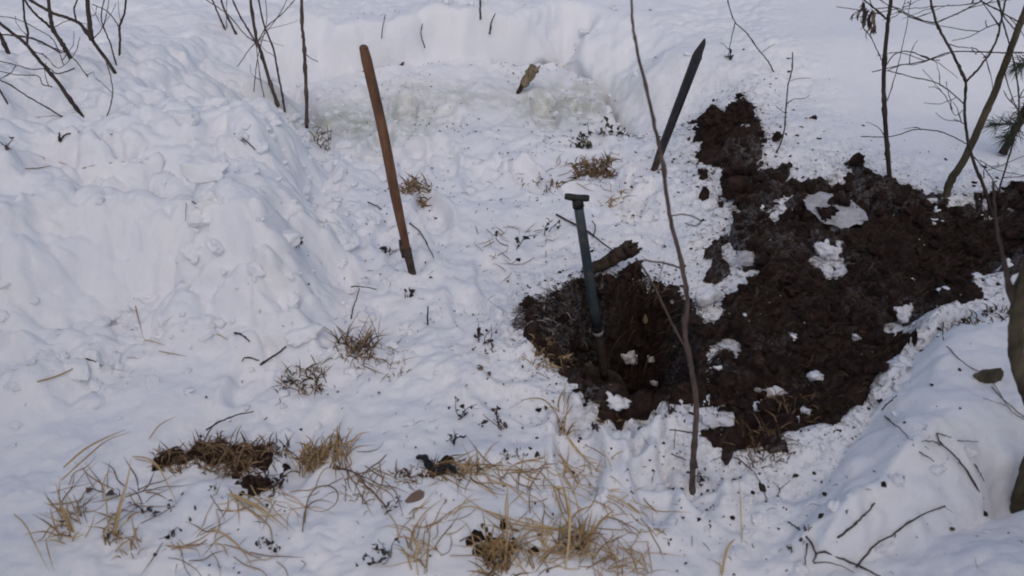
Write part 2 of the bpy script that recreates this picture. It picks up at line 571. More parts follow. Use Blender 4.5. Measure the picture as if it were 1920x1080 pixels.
def make_grain(name, lo, hi, rough=0.6, scale=30, stretch=(1, 1, 1), spec=0.3, bs=0.3, bd=0.002, metal=0.0, wear=None):
    m, N, L, b = mat(name, lo, rough, spec)
    tc = N.new('ShaderNodeTexCoord')
    mp = N.new('ShaderNodeMapping')
    mp.inputs['Scale'].default_value = stretch
    L.new(tc.outputs['Object'], mp.inputs['Vector'])
    n = noise_node(N, L, scale, 6, 0.65, mp.outputs[0])
    r = ramp(N, L, n.outputs[0], [(0.32, lo), (0.70, hi)])
    L.new(r.outputs[0], b.inputs['Base Color'])
    if wear:
        n2 = noise_node(N, L, 17, 8, 0.75, tc.outputs['Object'], 0.5)
        r2 = ramp(N, L, n2.outputs[0], [(0.54, (0, 0, 0)), (0.62, (1, 1, 1))])
        mx = N.new('ShaderNodeMix')
        mx.data_type = 'RGBA'
        L.new(r2.outputs[0], mx.inputs['Factor'])
        L.new(r.outputs[0], mx.inputs['A'])
        mx.inputs['B'].default_value = (*wear, 1)
        L.new(mx.outputs['Result'], b.inputs['Base Color'])
        L.new(ramp(N, L, r2.outputs[0], [(0.0, (rough,) * 3), (1.0, (0.9,) * 3)]).outputs[0], b.inputs['Roughness'])
    b.inputs['Metallic'].default_value = metal
    bump(N, L, b, n.outputs[0], bs, bd)
    return m


M = {
    'snow': make_snow(),
    'soil': make_soil(),
    'straw': make_tinted('dry grass', [(0.0, (0.05, 0.030, 0.018)), (0.35, (0.20, 0.13, 0.065)), (0.7, (0.42, 0.285, 0.135)), (1.0, (0.58, 0.45, 0.26))]),
    'brown_grass': make_tinted('brown grass', [(0.0, (0.025, 0.016, 0.011)), (0.5, (0.15, 0.094, 0.053)), (1.0, (0.34, 0.225, 0.12))]),
    'dead_leaf': make_tinted('withered leaf', [(0.0, (0.016, 0.014, 0.016)), (0.45, (0.06, 0.045, 0.042)), (1.0, (0.19, 0.13, 0.10))]),
    'green_leaf': make_tinted('wintered green leaf', [(0.0, (0.02, 0.018, 0.014)), (0.5, (0.05, 0.052, 0.03)), (1.0, (0.13, 0.12, 0.065))]),
    'bark': make_grain('dark twig bark', (0.028, 0.020, 0.018), (0.095, 0.068, 0.058), 0.8, 40, (1, 1, 0.25)),
    'bark_red': make_grain('reddish grey twig bark', (0.040, 0.029, 0.025), (0.15, 0.105, 0.090), 0.75, 55, (1, 1, 0.3), 0.25, 0.6, 0.003),
    'bark_trunk': make_grain('olive grey bark', (0.035, 0.028, 0.018), (0.14, 0.115, 0.075), 0.85, 26, (1, 1, 0.35), 0.2, 0.8, 0.008),
    'thin': make_grain('grey thin twig', (0.05, 0.038, 0.032), (0.13, 0.105, 0.09), 0.85, 40),
    'handle': make_grain('worn handle wood', (0.070, 0.030, 0.016), (0.20, 0.098, 0.052), 0.6, 9, (6, 6, 0.7), 0.35, 0.35, 0.001, 0.0, (0.10, 0.065, 0.045)),
    'iron': make_grain('dark iron', (0.012, 0.012, 0.017), (0.035, 0.034, 0.042), 0.55, 30, (1, 1, 0.4), 0.4, 0.3, 0.001, 0.3, (0.055, 0.040, 0.034)),
    'rusty': make_grain('muddy iron', (0.028, 0.021, 0.018), (0.09, 0.066, 0.054), 0.85, 45),
    'blue_steel': make_grain('blue grey painted steel', (0.028, 0.040, 0.050), (0.055, 0.072, 0.085), 0.5, 22, (1, 1, 0.5), 0.4, 0.2, 0.001, 0.0, (0.095, 0.085, 0.078)),
    'black': make_grain('black grip', (0.010, 0.010, 0.011), (0.028, 0.026, 0.026), 0.6, 40),
    'rotten': make_grain('rotten wood', (0.018, 0.013, 0.010), (0.085, 0.060, 0.046), 0.9, 30, (1, 1, 1), 0.2, 0.9, 0.01),
    'pale_wood': make_grain('pale split wood', (0.10, 0.075, 0.045), (0.33, 0.27, 0.18), 0.85, 22, (3, 3, 0.6), 0.2, 0.5, 0.004),
    'char': make_grain('charred bark', (0.008, 0.008, 0.009), (0.028, 0.025, 0.026), 0.75, 60, (1, 1, 1), 0.3, 0.8, 0.005),
    'needle': make_tinted('pine needle', [(0.0, (0.012, 0.022, 0.016)), (0.6, (0.03, 0.05, 0.032)), (1.0, (0.07, 0.085, 0.05))]),
    'frost': make_tinted('frosted root', [(0.0, (0.04, 0.028, 0.024)), (0.5, (0.13, 0.105, 0.10)), (1.0, (0.42, 0.40, 0.41))]),
    'fibre': make_tinted('peat root', [(0.0, (0.012, 0.008, 0.006)), (0.5, (0.04, 0.025, 0.017)), (1.0, (0.12, 0.08, 0.05))]),
    'dirty_snow': make_grain('dirty frozen snow', (0.30, 0.29, 0.30), (0.60, 0.60, 0.63), 0.75, 26, (1, 1, 1), 0.2, 0.7, 0.012),
    'soiled_snow': make_grain('soiled snow', (0.70, 0.70, 0.73), (0.83, 0.83, 0.86), 0.8, 60, (1, 1, 1), 0.2, 0.6, 0.006, 0.0, (0.16, 0.125, 0.105)),
    'sticker': make_grain('pale sticker', (0.16, 0.16, 0.165), (0.34, 0.34, 0.35), 0.6, 60),
}


# ------------------------------------------------------------------ mesh helpers
class MB:
    def __init__(s):
        s.v, s.f, s.t = [], [], []

    def add(s, v, f, tint=0.5):
        o = len(s.v)
        s.v += [tuple(q) for q in v]
        s.f += [tuple(i + o for i in q) for q in f]
        s.t += [tint] * len(v) if np.isscalar(tint) else list(tint)

    def mesh(s, name, origin, material, smooth=True):
        me = bpy.data.meshes.new(name)
        v = np.array(s.v, float) - np.array(origin)[None]
        me.from_pydata(v.tolist(), [], s.f)
        a = me.attributes.new('tint', 'FLOAT', 'POINT')
        a.data.foreach_set('value', np.array(s.t, np.float32))
        if smooth:
            me.polygons.foreach_set('use_smooth', [True] * len(me.polygons))
        me.materials.append(material)
        me.update()
        return me


ORIGIN = {}


def tag(o, label=None, cat=None, group=None, kind=None):
    if label:
        o['label'] = label
    if cat:
        o['category'] = cat
    if group:
        o['group'] = group
    if kind:
        o['kind'] = kind
    return o


def empty(name, loc, label, cat, group=None):
    o = bpy.data.objects.new(name, None)
    o.empty_display_size = 0.05
    o.location = tuple(loc)
    COL.objects.link(o)
    ORIGIN[o.name] = np.array(loc, float)
    return tag(o, label, cat, group)


def build(name, mb, material, parent=None, origin=None, smooth=True):
    if parent is not None:
        org = ORIGIN[parent.name]
    else:
        org = np.array(origin if origin is not None else mb.v[0], float)
    me = mb.mesh(name, org, material, smooth)
    o = bpy.data.objects.new(name, me)
    if parent is not None:
        o.parent = parent
    else:
        o.location = tuple(org)
    COL.objects.link(o)
    ORIGIN[o.name] = org
    return o


def spline(pts, n=6):
    pts = [np.asarray(p, float) for p in pts]
    if len(pts) < 3:
        k = n + 1
        return [pts[0] + (pts[1] - pts[0]) * i / k for i in range(k + 1)]
    q = [2 * pts[0] - pts[1]] + pts + [2 * pts[-1] - pts[-2]]
    out = []
    for i in range(1, len(q) - 2):
        a, b, c, d = q[i - 1], q[i], q[i + 1], q[i + 2]
        for k in range(n):
            t = k / n
            out.append(0.5 * (2 * b + (c - a) * t + (2 * a - 5 * b + 4 * c - d) * t * t + (3 * b - a - 3 * c + d) * t ** 3))
    out.append(pts[-1])
    return out


def tube(mb, pts, r0, r1, sides=7, n=6, wob=0.0, tint=0.5, knots=0.0, rad=None, pointed=False):
    s = spline(pts, n) if n else [np.asarray(p, float) for p in pts]
    m = len(s)
    if wob:
        s = [p + (NR.randn(3) * wob if 0 < i < m - 1 else 0) for i, p in enumerate(s)]
    up = np.array([0.3, 0.9, 0.2])
    V_, F_ = [], []
    a = None
    for i in range(m):
        t = s[min(i + 1, m - 1)] - s[max(i - 1, 0)]
        t = t / (np.linalg.norm(t) + 1e-9)
        if a is None:
            a = np.cross(t, up)
        a = a - t * (a @ t)
        a /= np.linalg.norm(a) + 1e-9
        b = np.cross(t, a)
        f = i / (m - 1)
        r = rad(f) if rad else r0 + (r1 - r0) * f
        if knots and R.random() < 0.16:
            r *= 1 + knots * (0.5 + R.random())
        for k in range(sides):
            g = 2 * math.pi * k / sides
            V_.append(s[i] + a * (r * math.cos(g)) + b * (r * math.sin(g)))
    for i in range(m - 1):
        for k in range(sides):
            k2 = (k + 1) % sides
            F_.append((i * sides + k, i * sides + k2, (i + 1) * sides + k2, (i + 1) * sides + k))
    F_.append(tuple(range(sides))[::-1])
    F_.append(tuple((m - 1) * sides + k for k in range(sides)))
    mb.add(V_, F_, tint)
    return s


def blade(mb, pts, w, tint=0.5, n=4, roll=None):
    """grass blade: a folded ribbon that narrows to its tip"""
    s = spline(pts, n)
    m = len(s)
    roll = R.uniform(-0.9, 0.9) if roll is None else roll
    V_, F_ = [], []
    for i in range(m):
        t = s[min(i + 1, m - 1)] - s[max(i - 1, 0)]
        t = t / (np.linalg.norm(t) + 1e-9)
        vw = CAMP - s[i] + np.array([roll * 2.0, 0.0, roll])
        a = np.cross(t, vw)
        a /= np.linalg.norm(a) + 1e-9
        b = np.cross(a, t)
        f = i / (m - 1)
        ww = w * 0.5 * (0.75 + 0.25 * min(1, f * 5)) * (1 - max(0, f - 0.55) / 0.45 * 0.85)
        V_ += [s[i] - a * ww, s[i] + b * ww * 0.45, s[i] + a * ww]
    for i in range(m - 1):
        for k in (0, 1):
            F_.append((i * 3 + k, i * 3 + k + 1, i * 3 + 4 + k, i * 3 + 3 + k))
    mb.add(V_, F_, tint)


def leaf(mb, p, d, l, w, tint=0.5, curl=0.5):
    """small withered curled leaf"""
    d = np.asarray(d, float)
    d /= np.linalg.norm(d) + 1e-9
    a = np.cross(d, NR.randn(3))
    a /= np.linalg.norm(a) + 1e-9
    b = np.cross(a, d)
    V_, F_ = [], []
    prof = [0.25, 0.9, 1.0, 0.7, 0.1]
    for i, q in enumerate(prof):
        f = i / 4
        c = p + d * (l * f) + b * (curl * l * (f - f * f) * 1.2)
        V_ += [c - a * (w * q * 0.5) + b * (w * 0.25 * q), c, c + a * (w * q * 0.5) + b * (w * 0.25 * q * R.uniform(0.3, 1.4))]
    for i in range(4):
        for k in (0, 1):
            F_.append((i * 3 + k, i * 3 + k + 1, i * 3 + 4 + k, i * 3 + 3 + k))
    mb.add(V_, F_, tint)


_ICO = {}


def ico(sub):
    if sub not in _ICO:
        import bmesh
        bm = bmesh.new()
        bmesh.ops.create_icosphere(bm, subdivisions=sub, radius=1.0)
        _ICO[sub] = (np.array([v.co[:] for v in bm.verts]), [tuple(v.index for v in f.verts) for f in bm.faces])
        bm.free()
    return _ICO[sub]


def blob(mb, c, rx, ry, rz, sub=3, amp=0.25, freq=1.6, seed=0.0, tint=0.5, rot=0.0, oct_=3, chop=0):
    v, f = ico(sub)
    if chop:
        v = v.copy()
        for _ in range(chop):
            n = NR.randn(3)
            n /= np.linalg.norm(n)
            ex = np.clip(v @ n - NR.uniform(0.45, 0.85), 0, None)
            v = v - ex[:, None] * n
    o = Vector((seed * 3.1, seed * 1.7, -seed))
    k = np.array([1 + amp * mnoise.fractal(Vector(q) * freq + o, 0.9, 2.1, oct_) for q in v]) if sub > 1 else 1 + amp * NR.randn(len(v)) * 0.6
    q = v * k[:, None] * np.array([rx, ry, rz])
    cr, sr = math.cos(rot), math.sin(rot)
    q = np.stack([q[:, 0] * cr - q[:, 1] * sr, q[:, 0] * sr + q[:, 1] * cr, q[:, 2]], 1) + np.asarray(c)
    mb.add(q, f, tint)


def grid_mesh(name, mask, Z, attrs, material, X=None, Y=None):
    """the faces of the tensor grid whose cells are in mask"""
    ny, nx = Z.shape
    idx = np.arange(ny * nx).reshape(ny, nx)
    q = np.stack([idx[:-1, :-1], idx[:-1, 1:], idx[1:, 1:], idx[1:, :-1]], -1)[mask]
    used = np.unique(q)
    re = np.full(ny * nx, -1)
    re[used] = np.arange(len(used))
    q = re[q].astype(np.int32)
    X, Y = (GX if X is None else X), (GY if Y is None else Y)
    co = np.stack([X.ravel()[used], Y.ravel()[used], Z.ravel()[used]], 1).astype(np.float32)
    me = bpy.data.meshes.new(name)
    me.vertices.add(len(co))
    me.vertices.foreach_set('co', co.ravel())
    me.loops.add(q.size)
    me.loops.foreach_set('vertex_index', q.ravel())
    me.polygons.add(len(q))
    me.polygons.foreach_set('loop_start', np.arange(0, q.size, 4, dtype=np.int32))
    me.polygons.foreach_set('loop_total', np.full(len(q), 4, np.int32))
    me.polygons.foreach_set('use_smooth', np.ones(len(q), bool))
    for an, arr in attrs.items():
        a = me.attributes.new(an, 'FLOAT', 'POINT')
        a.data.foreach_set('value', arr.ravel()[used].astype(np.float32))
    me.materials.append(material)
    me.update(calc_edges=True)
    o = bpy.data.objects.new(name, me)
    COL.objects.link(o)
    return o


# ------------------------------------------------------------------ ground and soil
stain = np.zeros(GX.shape)
for a, b, rx, ry, k in [(660, 245, 0.34, 0.20, 0.8), (1060, 205, 0.28, 0.22, 0.75), (850, 200, 0.45, 0.14, 0.45), (760, 215, 0.25, 0.15, 0.6),
                        (1000, 190, 0.12, 0.1, 0.6)]:
    c = P(a, b)
    stain = np.maximum(stain, min(1, 1.35 * k) * np.exp(-((GX - c[0]) / rx) ** 2 - ((GY - c[1]) / ry) ** 2))
dust = np.zeros(GX.shape)
d_near = np.minimum(np.minimum(sdf(HEAP, GX, GY), sdf(PIT, GX, GY)), sdf(PATCH, GX, GY))
neck = sdf(poly([(1360, 290), (1400, 290), (1450, 300), (1500, 330), (1440, 370), (1370, 370)], 0.18), GX, GY)
d_near = np.minimum(d_near, neck - 0.03)
dust = np.exp(-np.clip(d_near, 0, 9) / 0.12) * 0.9 * (sdf(MOUND, GX, GY) > -0.04)
dust = np.maximum(dust, 0.85 * (sdf(PIT, GX, GY) < 0.02))
_tk = np.max(np.stack(T4[:3]), axis=0) > 0.010
cell = ~(_tk[:-1, :-1] & _tk[1:, :-1] & _tk[:-1, 1:] & _tk[1:, 1:])      # no snow left under the thick soil
tag(grid_mesh('snow_ground', cell, SZ, {'stain': stain, 'dust': dust}, M['snow'], SX, SY), 'trampled and shovelled snow covering the ground', None, None, 'structure')


def cells(t, lim=-0.022):
    k = t > lim
    return k[:-1, :-1] | k[1:, :-1] | k[:-1, 1:] | k[1:, 1:]


T_HEAP, T_PIT, T_PATCH, T_TURF = T4
frost = np.zeros(GX.shape)
for a, b, rx, ry, k in [(1550, 330, 70, 24, .9), (1620, 350, 60, 20, .7), (1480, 460, 50, 40, .5), (1350, 700, 40, 60, .35), (1600, 560, 120, 60, .25), (1430, 350, 40, 26, .8), (1370, 540, 24, 60, .7), (1400, 420, 50, 40, .8), (1380, 470, 40, 40, .8), (1450, 400, 50, 30, .7), (1440, 680, 40, 36, .55), (1500, 735, 60, 14, .5), (1560, 500, 50, 24, .8), (1530, 440, 40, 40, .6),
                        (1600, 330, 60, 16, .7), (1500, 340, 40, 20, .7), (1700, 380, 120, 14, .6), (1400, 290, 40, 20, .7), (1420, 220, 24, 40, .4), (1690, 595, 40, 22, .9), (1340, 620, 30, 40, .5),
                        (1890, 500, 60, 40, .6), (1050, 590, 60, 50, .9), (1110, 690, 30, 30, .6), (1270, 720, 20, 40, .7), (1840, 410, 90, 20, .45), (1450, 840, 60, 14, .5), (1110, 735, 40, 16, .6)]:
    c = G(a, b)
    q = pxm(c)
    frost = np.maximum(frost, k * np.exp(-((GX - c[0]) / (rx * q)) ** 2 - ((GY - c[1]) / (ry * q * 1.6)) ** 2))
owner = np.argmax(np.stack(T4), axis=0)
soil_objs = []
for k, (nm, t) in enumerate([('soil_heap', T_HEAP), ('dug_pit', T_PIT), ('soil_patch', T_PATCH), ('bare_turf', T_TURF)]):
    c = cells(np.where(owner == k, t, -1) if k < 2 else t)
    zz = HS + np.where(t > -0.03, t + REL * (0.5 if k == 3 else 1), t)
    xx, yy, zz = normal_disp(zz, DSO * np.clip((t + 0.03) / 0.04, 0, 1))
    o = grid_mesh(nm, c, zz + DS * (k == 3), {'frost': frost}, M['soil'], xx, yy)
    soil_objs.append(o)
tag(soil_objs[0], 'wide spread of dark dug peat soil mixed with snow beside the pit', 'soil heap')
tag(soil_objs[1], 'dark peat walls and floor of the dug pit', None, None, 'structure')
tag(soil_objs[2], 'small separate patch of dark soil thrown on the snow beside the iron bar', 'soil heap')
tag(soil_objs[3], 'bare dark earth showing through the thin snow', None, None, 'structure')


# scattered stuff over the ground ------------------------------------------------
def scatter(n, test, box):
    out = []
    while len(out) < n:
        x, y = NR.uniform(box[0], box[1], 4000), NR.uniform(box[2], box[3], 4000)
        pr = test(x, y)
        k = NR.rand(4000) < pr
        out += list(zip(x[k], y[k]))
        if not k.any():
            break
    return out[:n]


def near_soil(x, y):
    d = np.minimum(np.minimum(sdf(HEAP, x, y), sdf(PIT, x, y)), sdf(PATCH, x, y))
    return np.where(d > 0, np.exp(-d / 0.11) * 0.8, 0.12) * np.where(sdf(MOUND, x, y) < -0.05, 0.06, 1)


def on_soil(x, y):
    t = H(x, y, TMAX)
    return (t > 0.004) * 1.0 * (H(x, y, T_TURF) < 0)


mb = MB()
for x, y in scatter(4500, near_soil, (0.0, 2.7, 1.3, 4.6)):
    r = 0.0013 + 0.0055 * NR.rand() ** 8
    blob(mb, (x, y, H(x, y)[0] + r * 0.1), r * R.uniform(0.8, 2.0), r, r * 0.7, 1, 0.7, 1, 0, 0.5, R.random() * 6)
tag(build('soil_crumbs', mb, M['soil'], None, (0, 0, 0)), 'fine dark soil crumbs sprinkled over the snow round the digging', None, None, 'stuff')

mb = MB()
for x, y in scatter(3200, on_soil, (0.0, 2.7, 1.3, 4.6)):
    r = 0.003 + 0.022 * NR.rand() ** 5
    blob(mb, (x, y, H(x, y)[0] + r * 0.2), r * R.uniform(0.8, 1.5), r * R.uniform(0.8, 1.3), r * 0.75, 3 if r > 0.010 else 1, 0.6, 2.4, R.random() * 90, 0.5, R.random() * 6, 4, 4)
tag(build('peat_clods', mb, M['soil'], None, (0, 0, 0)), 'crumbling peat clods lying over the dug soil', None, None, 'stuff')

mb = MB()
for x, y in scatter(14000, on_soil, (0.0, 2.7, 1.3, 4.6)):
    l = R.uniform(0.012, 0.06)
    an = R.gauss(0, 0.9)
    d = np.array([math.cos(an), math.sin(an), 0])
    z = H(x, y)[0]
    a = np.array([x, y, z + 0.001])
    e = a + d * l
    c = a + d * l * 0.5 + np.array([R.uniform(-.3, .3) * l, R.uniform(-.3, .3) * l, 0])
    c[2] = H(c[0], c[1])[0] + R.uniform(0.002, 0.014)
    e[2] = H(e[0], e[1])[0] + R.uniform(-0.002, 0.012)
    if max(abs(c[2] - z), abs(e[2] - z)) > 0.06:
        continue
    blade(mb, [a, c, e], R.uniform(0.0007, 0.0019), min(1, R.random() ** 2.2 + 0.03), 2)
tag(build('peat_roots', mb, M['fibre'], None, (0, 0, 0)), 'fine brown root fibres matted through the dug peat', None, None, 'stuff')

# hanging and frosted roots along the pit's far rim
mb, mf = MB(), MB()
rim = [(996, 640), (992, 610), (1004, 572), (1050, 545), (1120, 528), (1200, 530), (1270, 556), (1300, 585)]
for k in range(1900):
    f = R.random() * (len(rim) - 1)
    i = int(f)
    q = np.array(rim[i], float) * (1 - f + i) + np.array(rim[i + 1], float) * (f - i)
    p = P(q[0], q[1])[:2]
    c = PIT.mean(0)
    d = (c - p) / np.linalg.norm(c - p)
    frost = q[0] < 1130 and R.random() < 0.7
    p = p + d * R.uniform(-0.06, 0.09 if frost else 0.05)
    z = H(p[0], p[1])[0]
    a = np.array([p[0], p[1], z + 0.004])
    if not frost and R.random() < 0.5:
        continue
    l = R.uniform(0.012, 0.034) if frost else R.uniform(0.015, 0.06)
    dd = np.array([d[0] + R.gauss(0, 0.5), d[1] + R.gauss(0, 0.5), R.uniform(-0.2, 0.9 if frost else 0.5)])
    b = a + dd * l * 0.5
    e = a + dd * l * 0.9 + np.array([0, 0, -R.uniform(0.2, 0.9) * l])
    blade(mf if frost else mb, [a, b, e], R.uniform(0.0015, 0.0035 if frost else 0.003), R.random() ** 1.6, 3)
tag(build('frosted_roots', mf, M['frost'], None, (0, 0, 0)), 'frost-whitened roots and grass fringing the far rim of the pit', None, None, 'stuff')
tag(build('hanging_roots', mb, M['fibre'], None, (0, 0, 0)), 'brown roots hanging over the far wall of the pit', None, None, 'stuff')

# snow crumbs: on the soil, round the pit and along the foot of the banks
mb = MB()


def crumb_p(x, y):
    e = sdf(CLEAR, x, y)
    s = np.where(np.abs(sdf(HEAP, x, y)) < 0.09, 0.16, np.where(sdf(HEAP, x, y) < 0, 0.05, 0))
    s = np.where(sdf(PIT, x, y) < 0.0, 0.006, s)
    return np.maximum(s, np.exp(-np.abs(e) / 0.15) * 0.5) * (sdf(SMOOTH, x, y) > 0)


for x, y in scatter(2400, crumb_p, (-2.6, 2.7, 1.2, 4.7)):
    r = 0.002 + 0.017 * NR.rand() ** 7
    blob(mb, (x, y, H(x, y)[0] + r * 0.15), r * R.uniform(0.8, 1.7), r * R.uniform(0.8, 1.3), r * 0.7, 3 if r > 0.006 else 1, 0.6, 1.7, R.random() * 90, 0.5, R.random() * 6, 3, 6)
def rubble_p(x, y):
    e = sdf(CLEAR, x, y)
    return np.exp(-((e - 0.12) / 0.22) ** 2) * sstep(0.2, -0.2, x) * (y < 3.4)


for x, y in scatter(150, rubble_p, (-2.2, 0.2, 1.3, 3.4)):
    r = 0.012 + 0.036 * NR.rand() ** 2.2
    blob(mb, (x, y, H(x, y)[0] + r * 0.05), r * R.uniform(0.8, 1.6), r * R.uniform(0.8, 1.3), r * 0.75, 4, 0.35, 1.5, R.random() * 90, 0.5, R.random() * 6, 4, 8)
tag(build('snow_crumbs', mb, M['snow'], None, (0, 0, 0)), 'small loose crumbs of snow strewn along the banks and soil', None, None, 'stuff')

# dark plant specks across the trampled floor
mb = MB()
for x, y in scatter(1500, lambda x, y: (sdf(CLEAR, x, y) < 0.25) * np.maximum(0.2 + 0.6 * sstep(0.1, 0.5, pn(x, y, 0.4, 301)), 1.0 * np.exp(-np.clip(sdf(PIT, x, y), 0, 9) / 0.15)) * (H(x, y, TMAX) < -0.01) * sstep(-0.95, -0.45, x), (-1.2, 1.6, 1.15, 4.3)):
    p = np.array([x, y, H(x, y)[0] + 0.002])
    if R.random() < 0.5:
        leaf(mb, p, NR.randn(3) * [1, 1, 0.3], R.uniform(0.005, 0.016), R.uniform(0.003, 0.009), R.random() ** 1.5, 0.7)
    else:
        an = R.random() * 6.3
        l = 0.006 + 0.04 * R.random() ** 2.5
        b_ = an + R.gauss(0, 0.9)
        m_ = p + [math.cos(an) * l * .5, math.sin(an) * l * .5, 0.004]
        blade(mb, [p, m_, m_ + [math.cos(b_) * l * .5, math.sin(b_) * l * .5, -0.003]], R.uniform(0.0008, 0.002), R.random(), 2)
tag(build('plant_litter', mb, M['dead_leaf'], None, (0, 0, 0)), 'dark bits of leaf and stem littering the trampled snow', None, None, 'stuff')


# ------------------------------------------------------------------ tools
def along(a, b, f):
    return a + (b - a) * f


# shovel with a wooden handle, stuck in the trampled snow
b = G(773, 512)
top = V(682, 90, b, 9)
sock = V(765, 478, b, 9)
t = empty('shovel', b, 'shovel stuck upright in the snow by its long brown wooden handle', 'shovel')
mb = MB()
rp = pxm(b)
pts = [sock - (top - sock) * 0.02, along(sock, top, 0.3), along(sock, top, 0.62) + np.array([0.004, 0, 0]), top]
tube(mb, pts, 0, 0, 14, 8, 0, 0.5, 0, lambda f: (0.0122 + 0.0036 * min(1, f / 0.35)) * (1 if f < 0.985 else 0.82))
blob(mb, top, 0.0138, 0.0138, 0.010, 2, 0.03)
build('handle', mb, M['handle'], t)
mb = MB()
tip = V(773, 511, b, 9)
tube(mb, [along(sock, top, 0.035), sock, along(sock, tip, 0.6), tip + (tip - sock) * 0.9], 0.0155, 0.0115, 10, 4)
build('socket', mb, M['rusty'], t)
mb = MB()
tube(mb, [along(sock, top, -0.01) + [-0.016, -0.004, 0], along(sock, top, 0.05) + [-0.017, -0.004, 0], along(sock, top, 0.085) + [-0.015, -0.004, 0]], 0.006, 0.004, 6, 3, 0.001)
build('socket_strap', mb, M['rusty'], t)

# iron bar, point upwards
b = G(1226, 318)
top = V(1320, 72, b, 5)
t = empty('iron_bar', b, 'dark iron pry bar leaning in the snow with its sharp point upwards', 'pry bar')
low = along(b, top, 0.13)
neck = along(b, top, 0.86)
mb = MB()
tube(mb, [low, along(low, neck, 0.5), neck], 0.0155, 0.0185, 6, 3)
build('shaft', mb, M['iron'], t, None, False)
mb = MB()
tube(mb, [neck, along(neck, top, 0.3), along(neck, top, 0.7) + [0.004, 0, 0], top + [0.003, 0, 0]], 0, 0, 6, 3, 0, 0.5, 0, lambda f: 0.0185 * (1 - f) ** 0.7 + 0.0015)
build('point', mb, M['iron'], t, None, False)
mb = MB()
tube(mb, [b - (top - b) * 0.12, along(b, top, 0.05), low], 0.0115, 0.0155, 8, 4, 0.0012)
build('lower_end', mb, M['rusty'], t)

# spade with a T grip standing in the pit
b = P(1136, 716, -0.31)
grip = V(1082, 371, b, 4)
mid = V(1120, 618, b, 4)
t = empty('spade', b, 'blue-grey steel spade with black T-grip standing in the dug pit', 'spade')
ax = (grip - b) / np.linalg.norm(grip - b)
mb = MB()
tube(mb, [mid, along(mid, grip, 0.5), grip - ax * 0.008], 0.0165, 0.0145, 12, 3)
build('shaft', mb, M['blue_steel'], t)
mb = MB()
tube(mb, [grip + np.array([-0.036, 0.006, 0.002]), grip, grip + np.array([0.036, -0.004, 0.001])], 0, 0, 10, 6, 0, 0.5, 0, lambda f: 0.0105 * (0.8 + 0.2 * min(1, 9 * min(f, 1 - f))))
tube(mb, [grip - ax * 0.03, grip - ax * 0.004], 0.018, 0.016, 12, 1)
build('grip', mb, M['black'], t)
mb = MB()
tube(mb, [along(mid, grip, 0.02), mid, along(mid, b, 0.55), along(mid, b, 0.9)], 0.0175, 0.013, 12, 3)
build('socket', mb, M['rusty'], t)
mb = MB()
tube(mb, [along(mid, b, 0.03), along(mid, b, 0.09)], 0.0176, 0.0172, 12, 1)
build('sticker', mb, M['sticker'], t)
mb = MB()
side = np.array([0.93, -0.36, 0.0])
nrm = np.cross(side, ax)
VV, FF = [], []
rows = 7
for i in range(rows):
    f = i / (rows - 1)
    c = along(mid, b, 0.74) - ax * (0.26 * f)
    w = 0.082 * (0.72 + 0.28 * min(1, f * 4)) * (1 if f < 0.75 else 1 - 1.7 * (f - 0.75) ** 1.3)
    for j in range(7):
        u = j / 3 - 1
        p = c + side * (w * u) + nrm * (0.016 * u * u - 0.004)
        VV.append(p)
for i in range(rows):
    for j in range(7):
        VV.append(VV[i * 7 + j] + nrm * 0.0025)
n_ = rows * 7
for i in range(rows - 1):
    for j in range(6):
        q = (i * 7 + j, i * 7 + j + 1, (i + 1) * 7 + j + 1, (i + 1) * 7 + j)
        FF += [q, tuple(n_ + k for k in q[::-1])]
for j in range(6):
    FF += [(j + 1, j, n_ + j, n_ + j + 1)]
    e = (rows - 1) * 7
    FF += [(e + j, e + j + 1, n_ + e + j + 1, n_ + e + j)]
for i in range(rows - 1):
    FF += [(i * 7, (i + 1) * 7, n_ + (i + 1) * 7, n_ + i * 7), ((i + 1) * 7 + 6, i * 7 + 6, n_ + i * 7 + 6, n_ + (i + 1) * 7 + 6)]
mb.add(VV, FF)
build('blade', mb, M['rusty'], t)


# ------------------------------------------------------------------ woody plants
def stem_thing(name, label, cat, base_px, lean, stems, material, group=None, knots=0.35, minor=None, part='stem', seed=0):
    """stems: (part name, [(px, py)...] from the foot upwards, width px, depth offset m, lean offset). Each is its own child."""
    b = G(*base_px)
    t = empty(name, b, label, cat, group)
    for (pn_, path, w, *rest) in stems:
        dy = rest[0] if rest else 0.0
        ln = lean + (rest[1] if len(rest) > 1 else 0.0)
        own = rest[2] if len(rest) > 2 else False
        bb = G(*path[0], -0.02) if own else b + np.array([0, dy, 0])
        pts = [V(a, c, bb, ln) for a, c in path]
        if own:
            pts[0] = bb
            pts.insert(0, bb + np.array([0, 0, -0.06]))
        k = pxm(pts[len(pts) // 2])
        mb = MB()
        w0, w1 = w if isinstance(w, tuple) else (w * 0.98, w * 0.74)
        w = w0
        tube(mb, pts, w0 * 0.5 * pxm(pts[0]), w1 * 0.5 * pxm(pts[-1]), 6 if w < 6 else 9, 7, 0.0006 + 0.0036 * k * w, 0.5, knots)
        if w < 5 and minor:
            for _ in range(minor):
                i = R.randrange(1, len(pts))
                f = R.random()
                a = pts[i - 1] + (pts[i] - pts[i - 1]) * f
                d = pts[i] - pts[i - 1]
                d = d / (np.linalg.norm(d) + 1e-9) * 0.6 + NR.randn(3) * 0.55
                l = R.uniform(0.04, 0.16)
                tube(mb, [a, a + d * l * 0.5 + NR.randn(3) * 0.008, a + d * l], 0.0016, 0.0008, 4, 3, 0.001, 0.5, 0.6)
        build(pn_, mb, M[material], t)
    return t


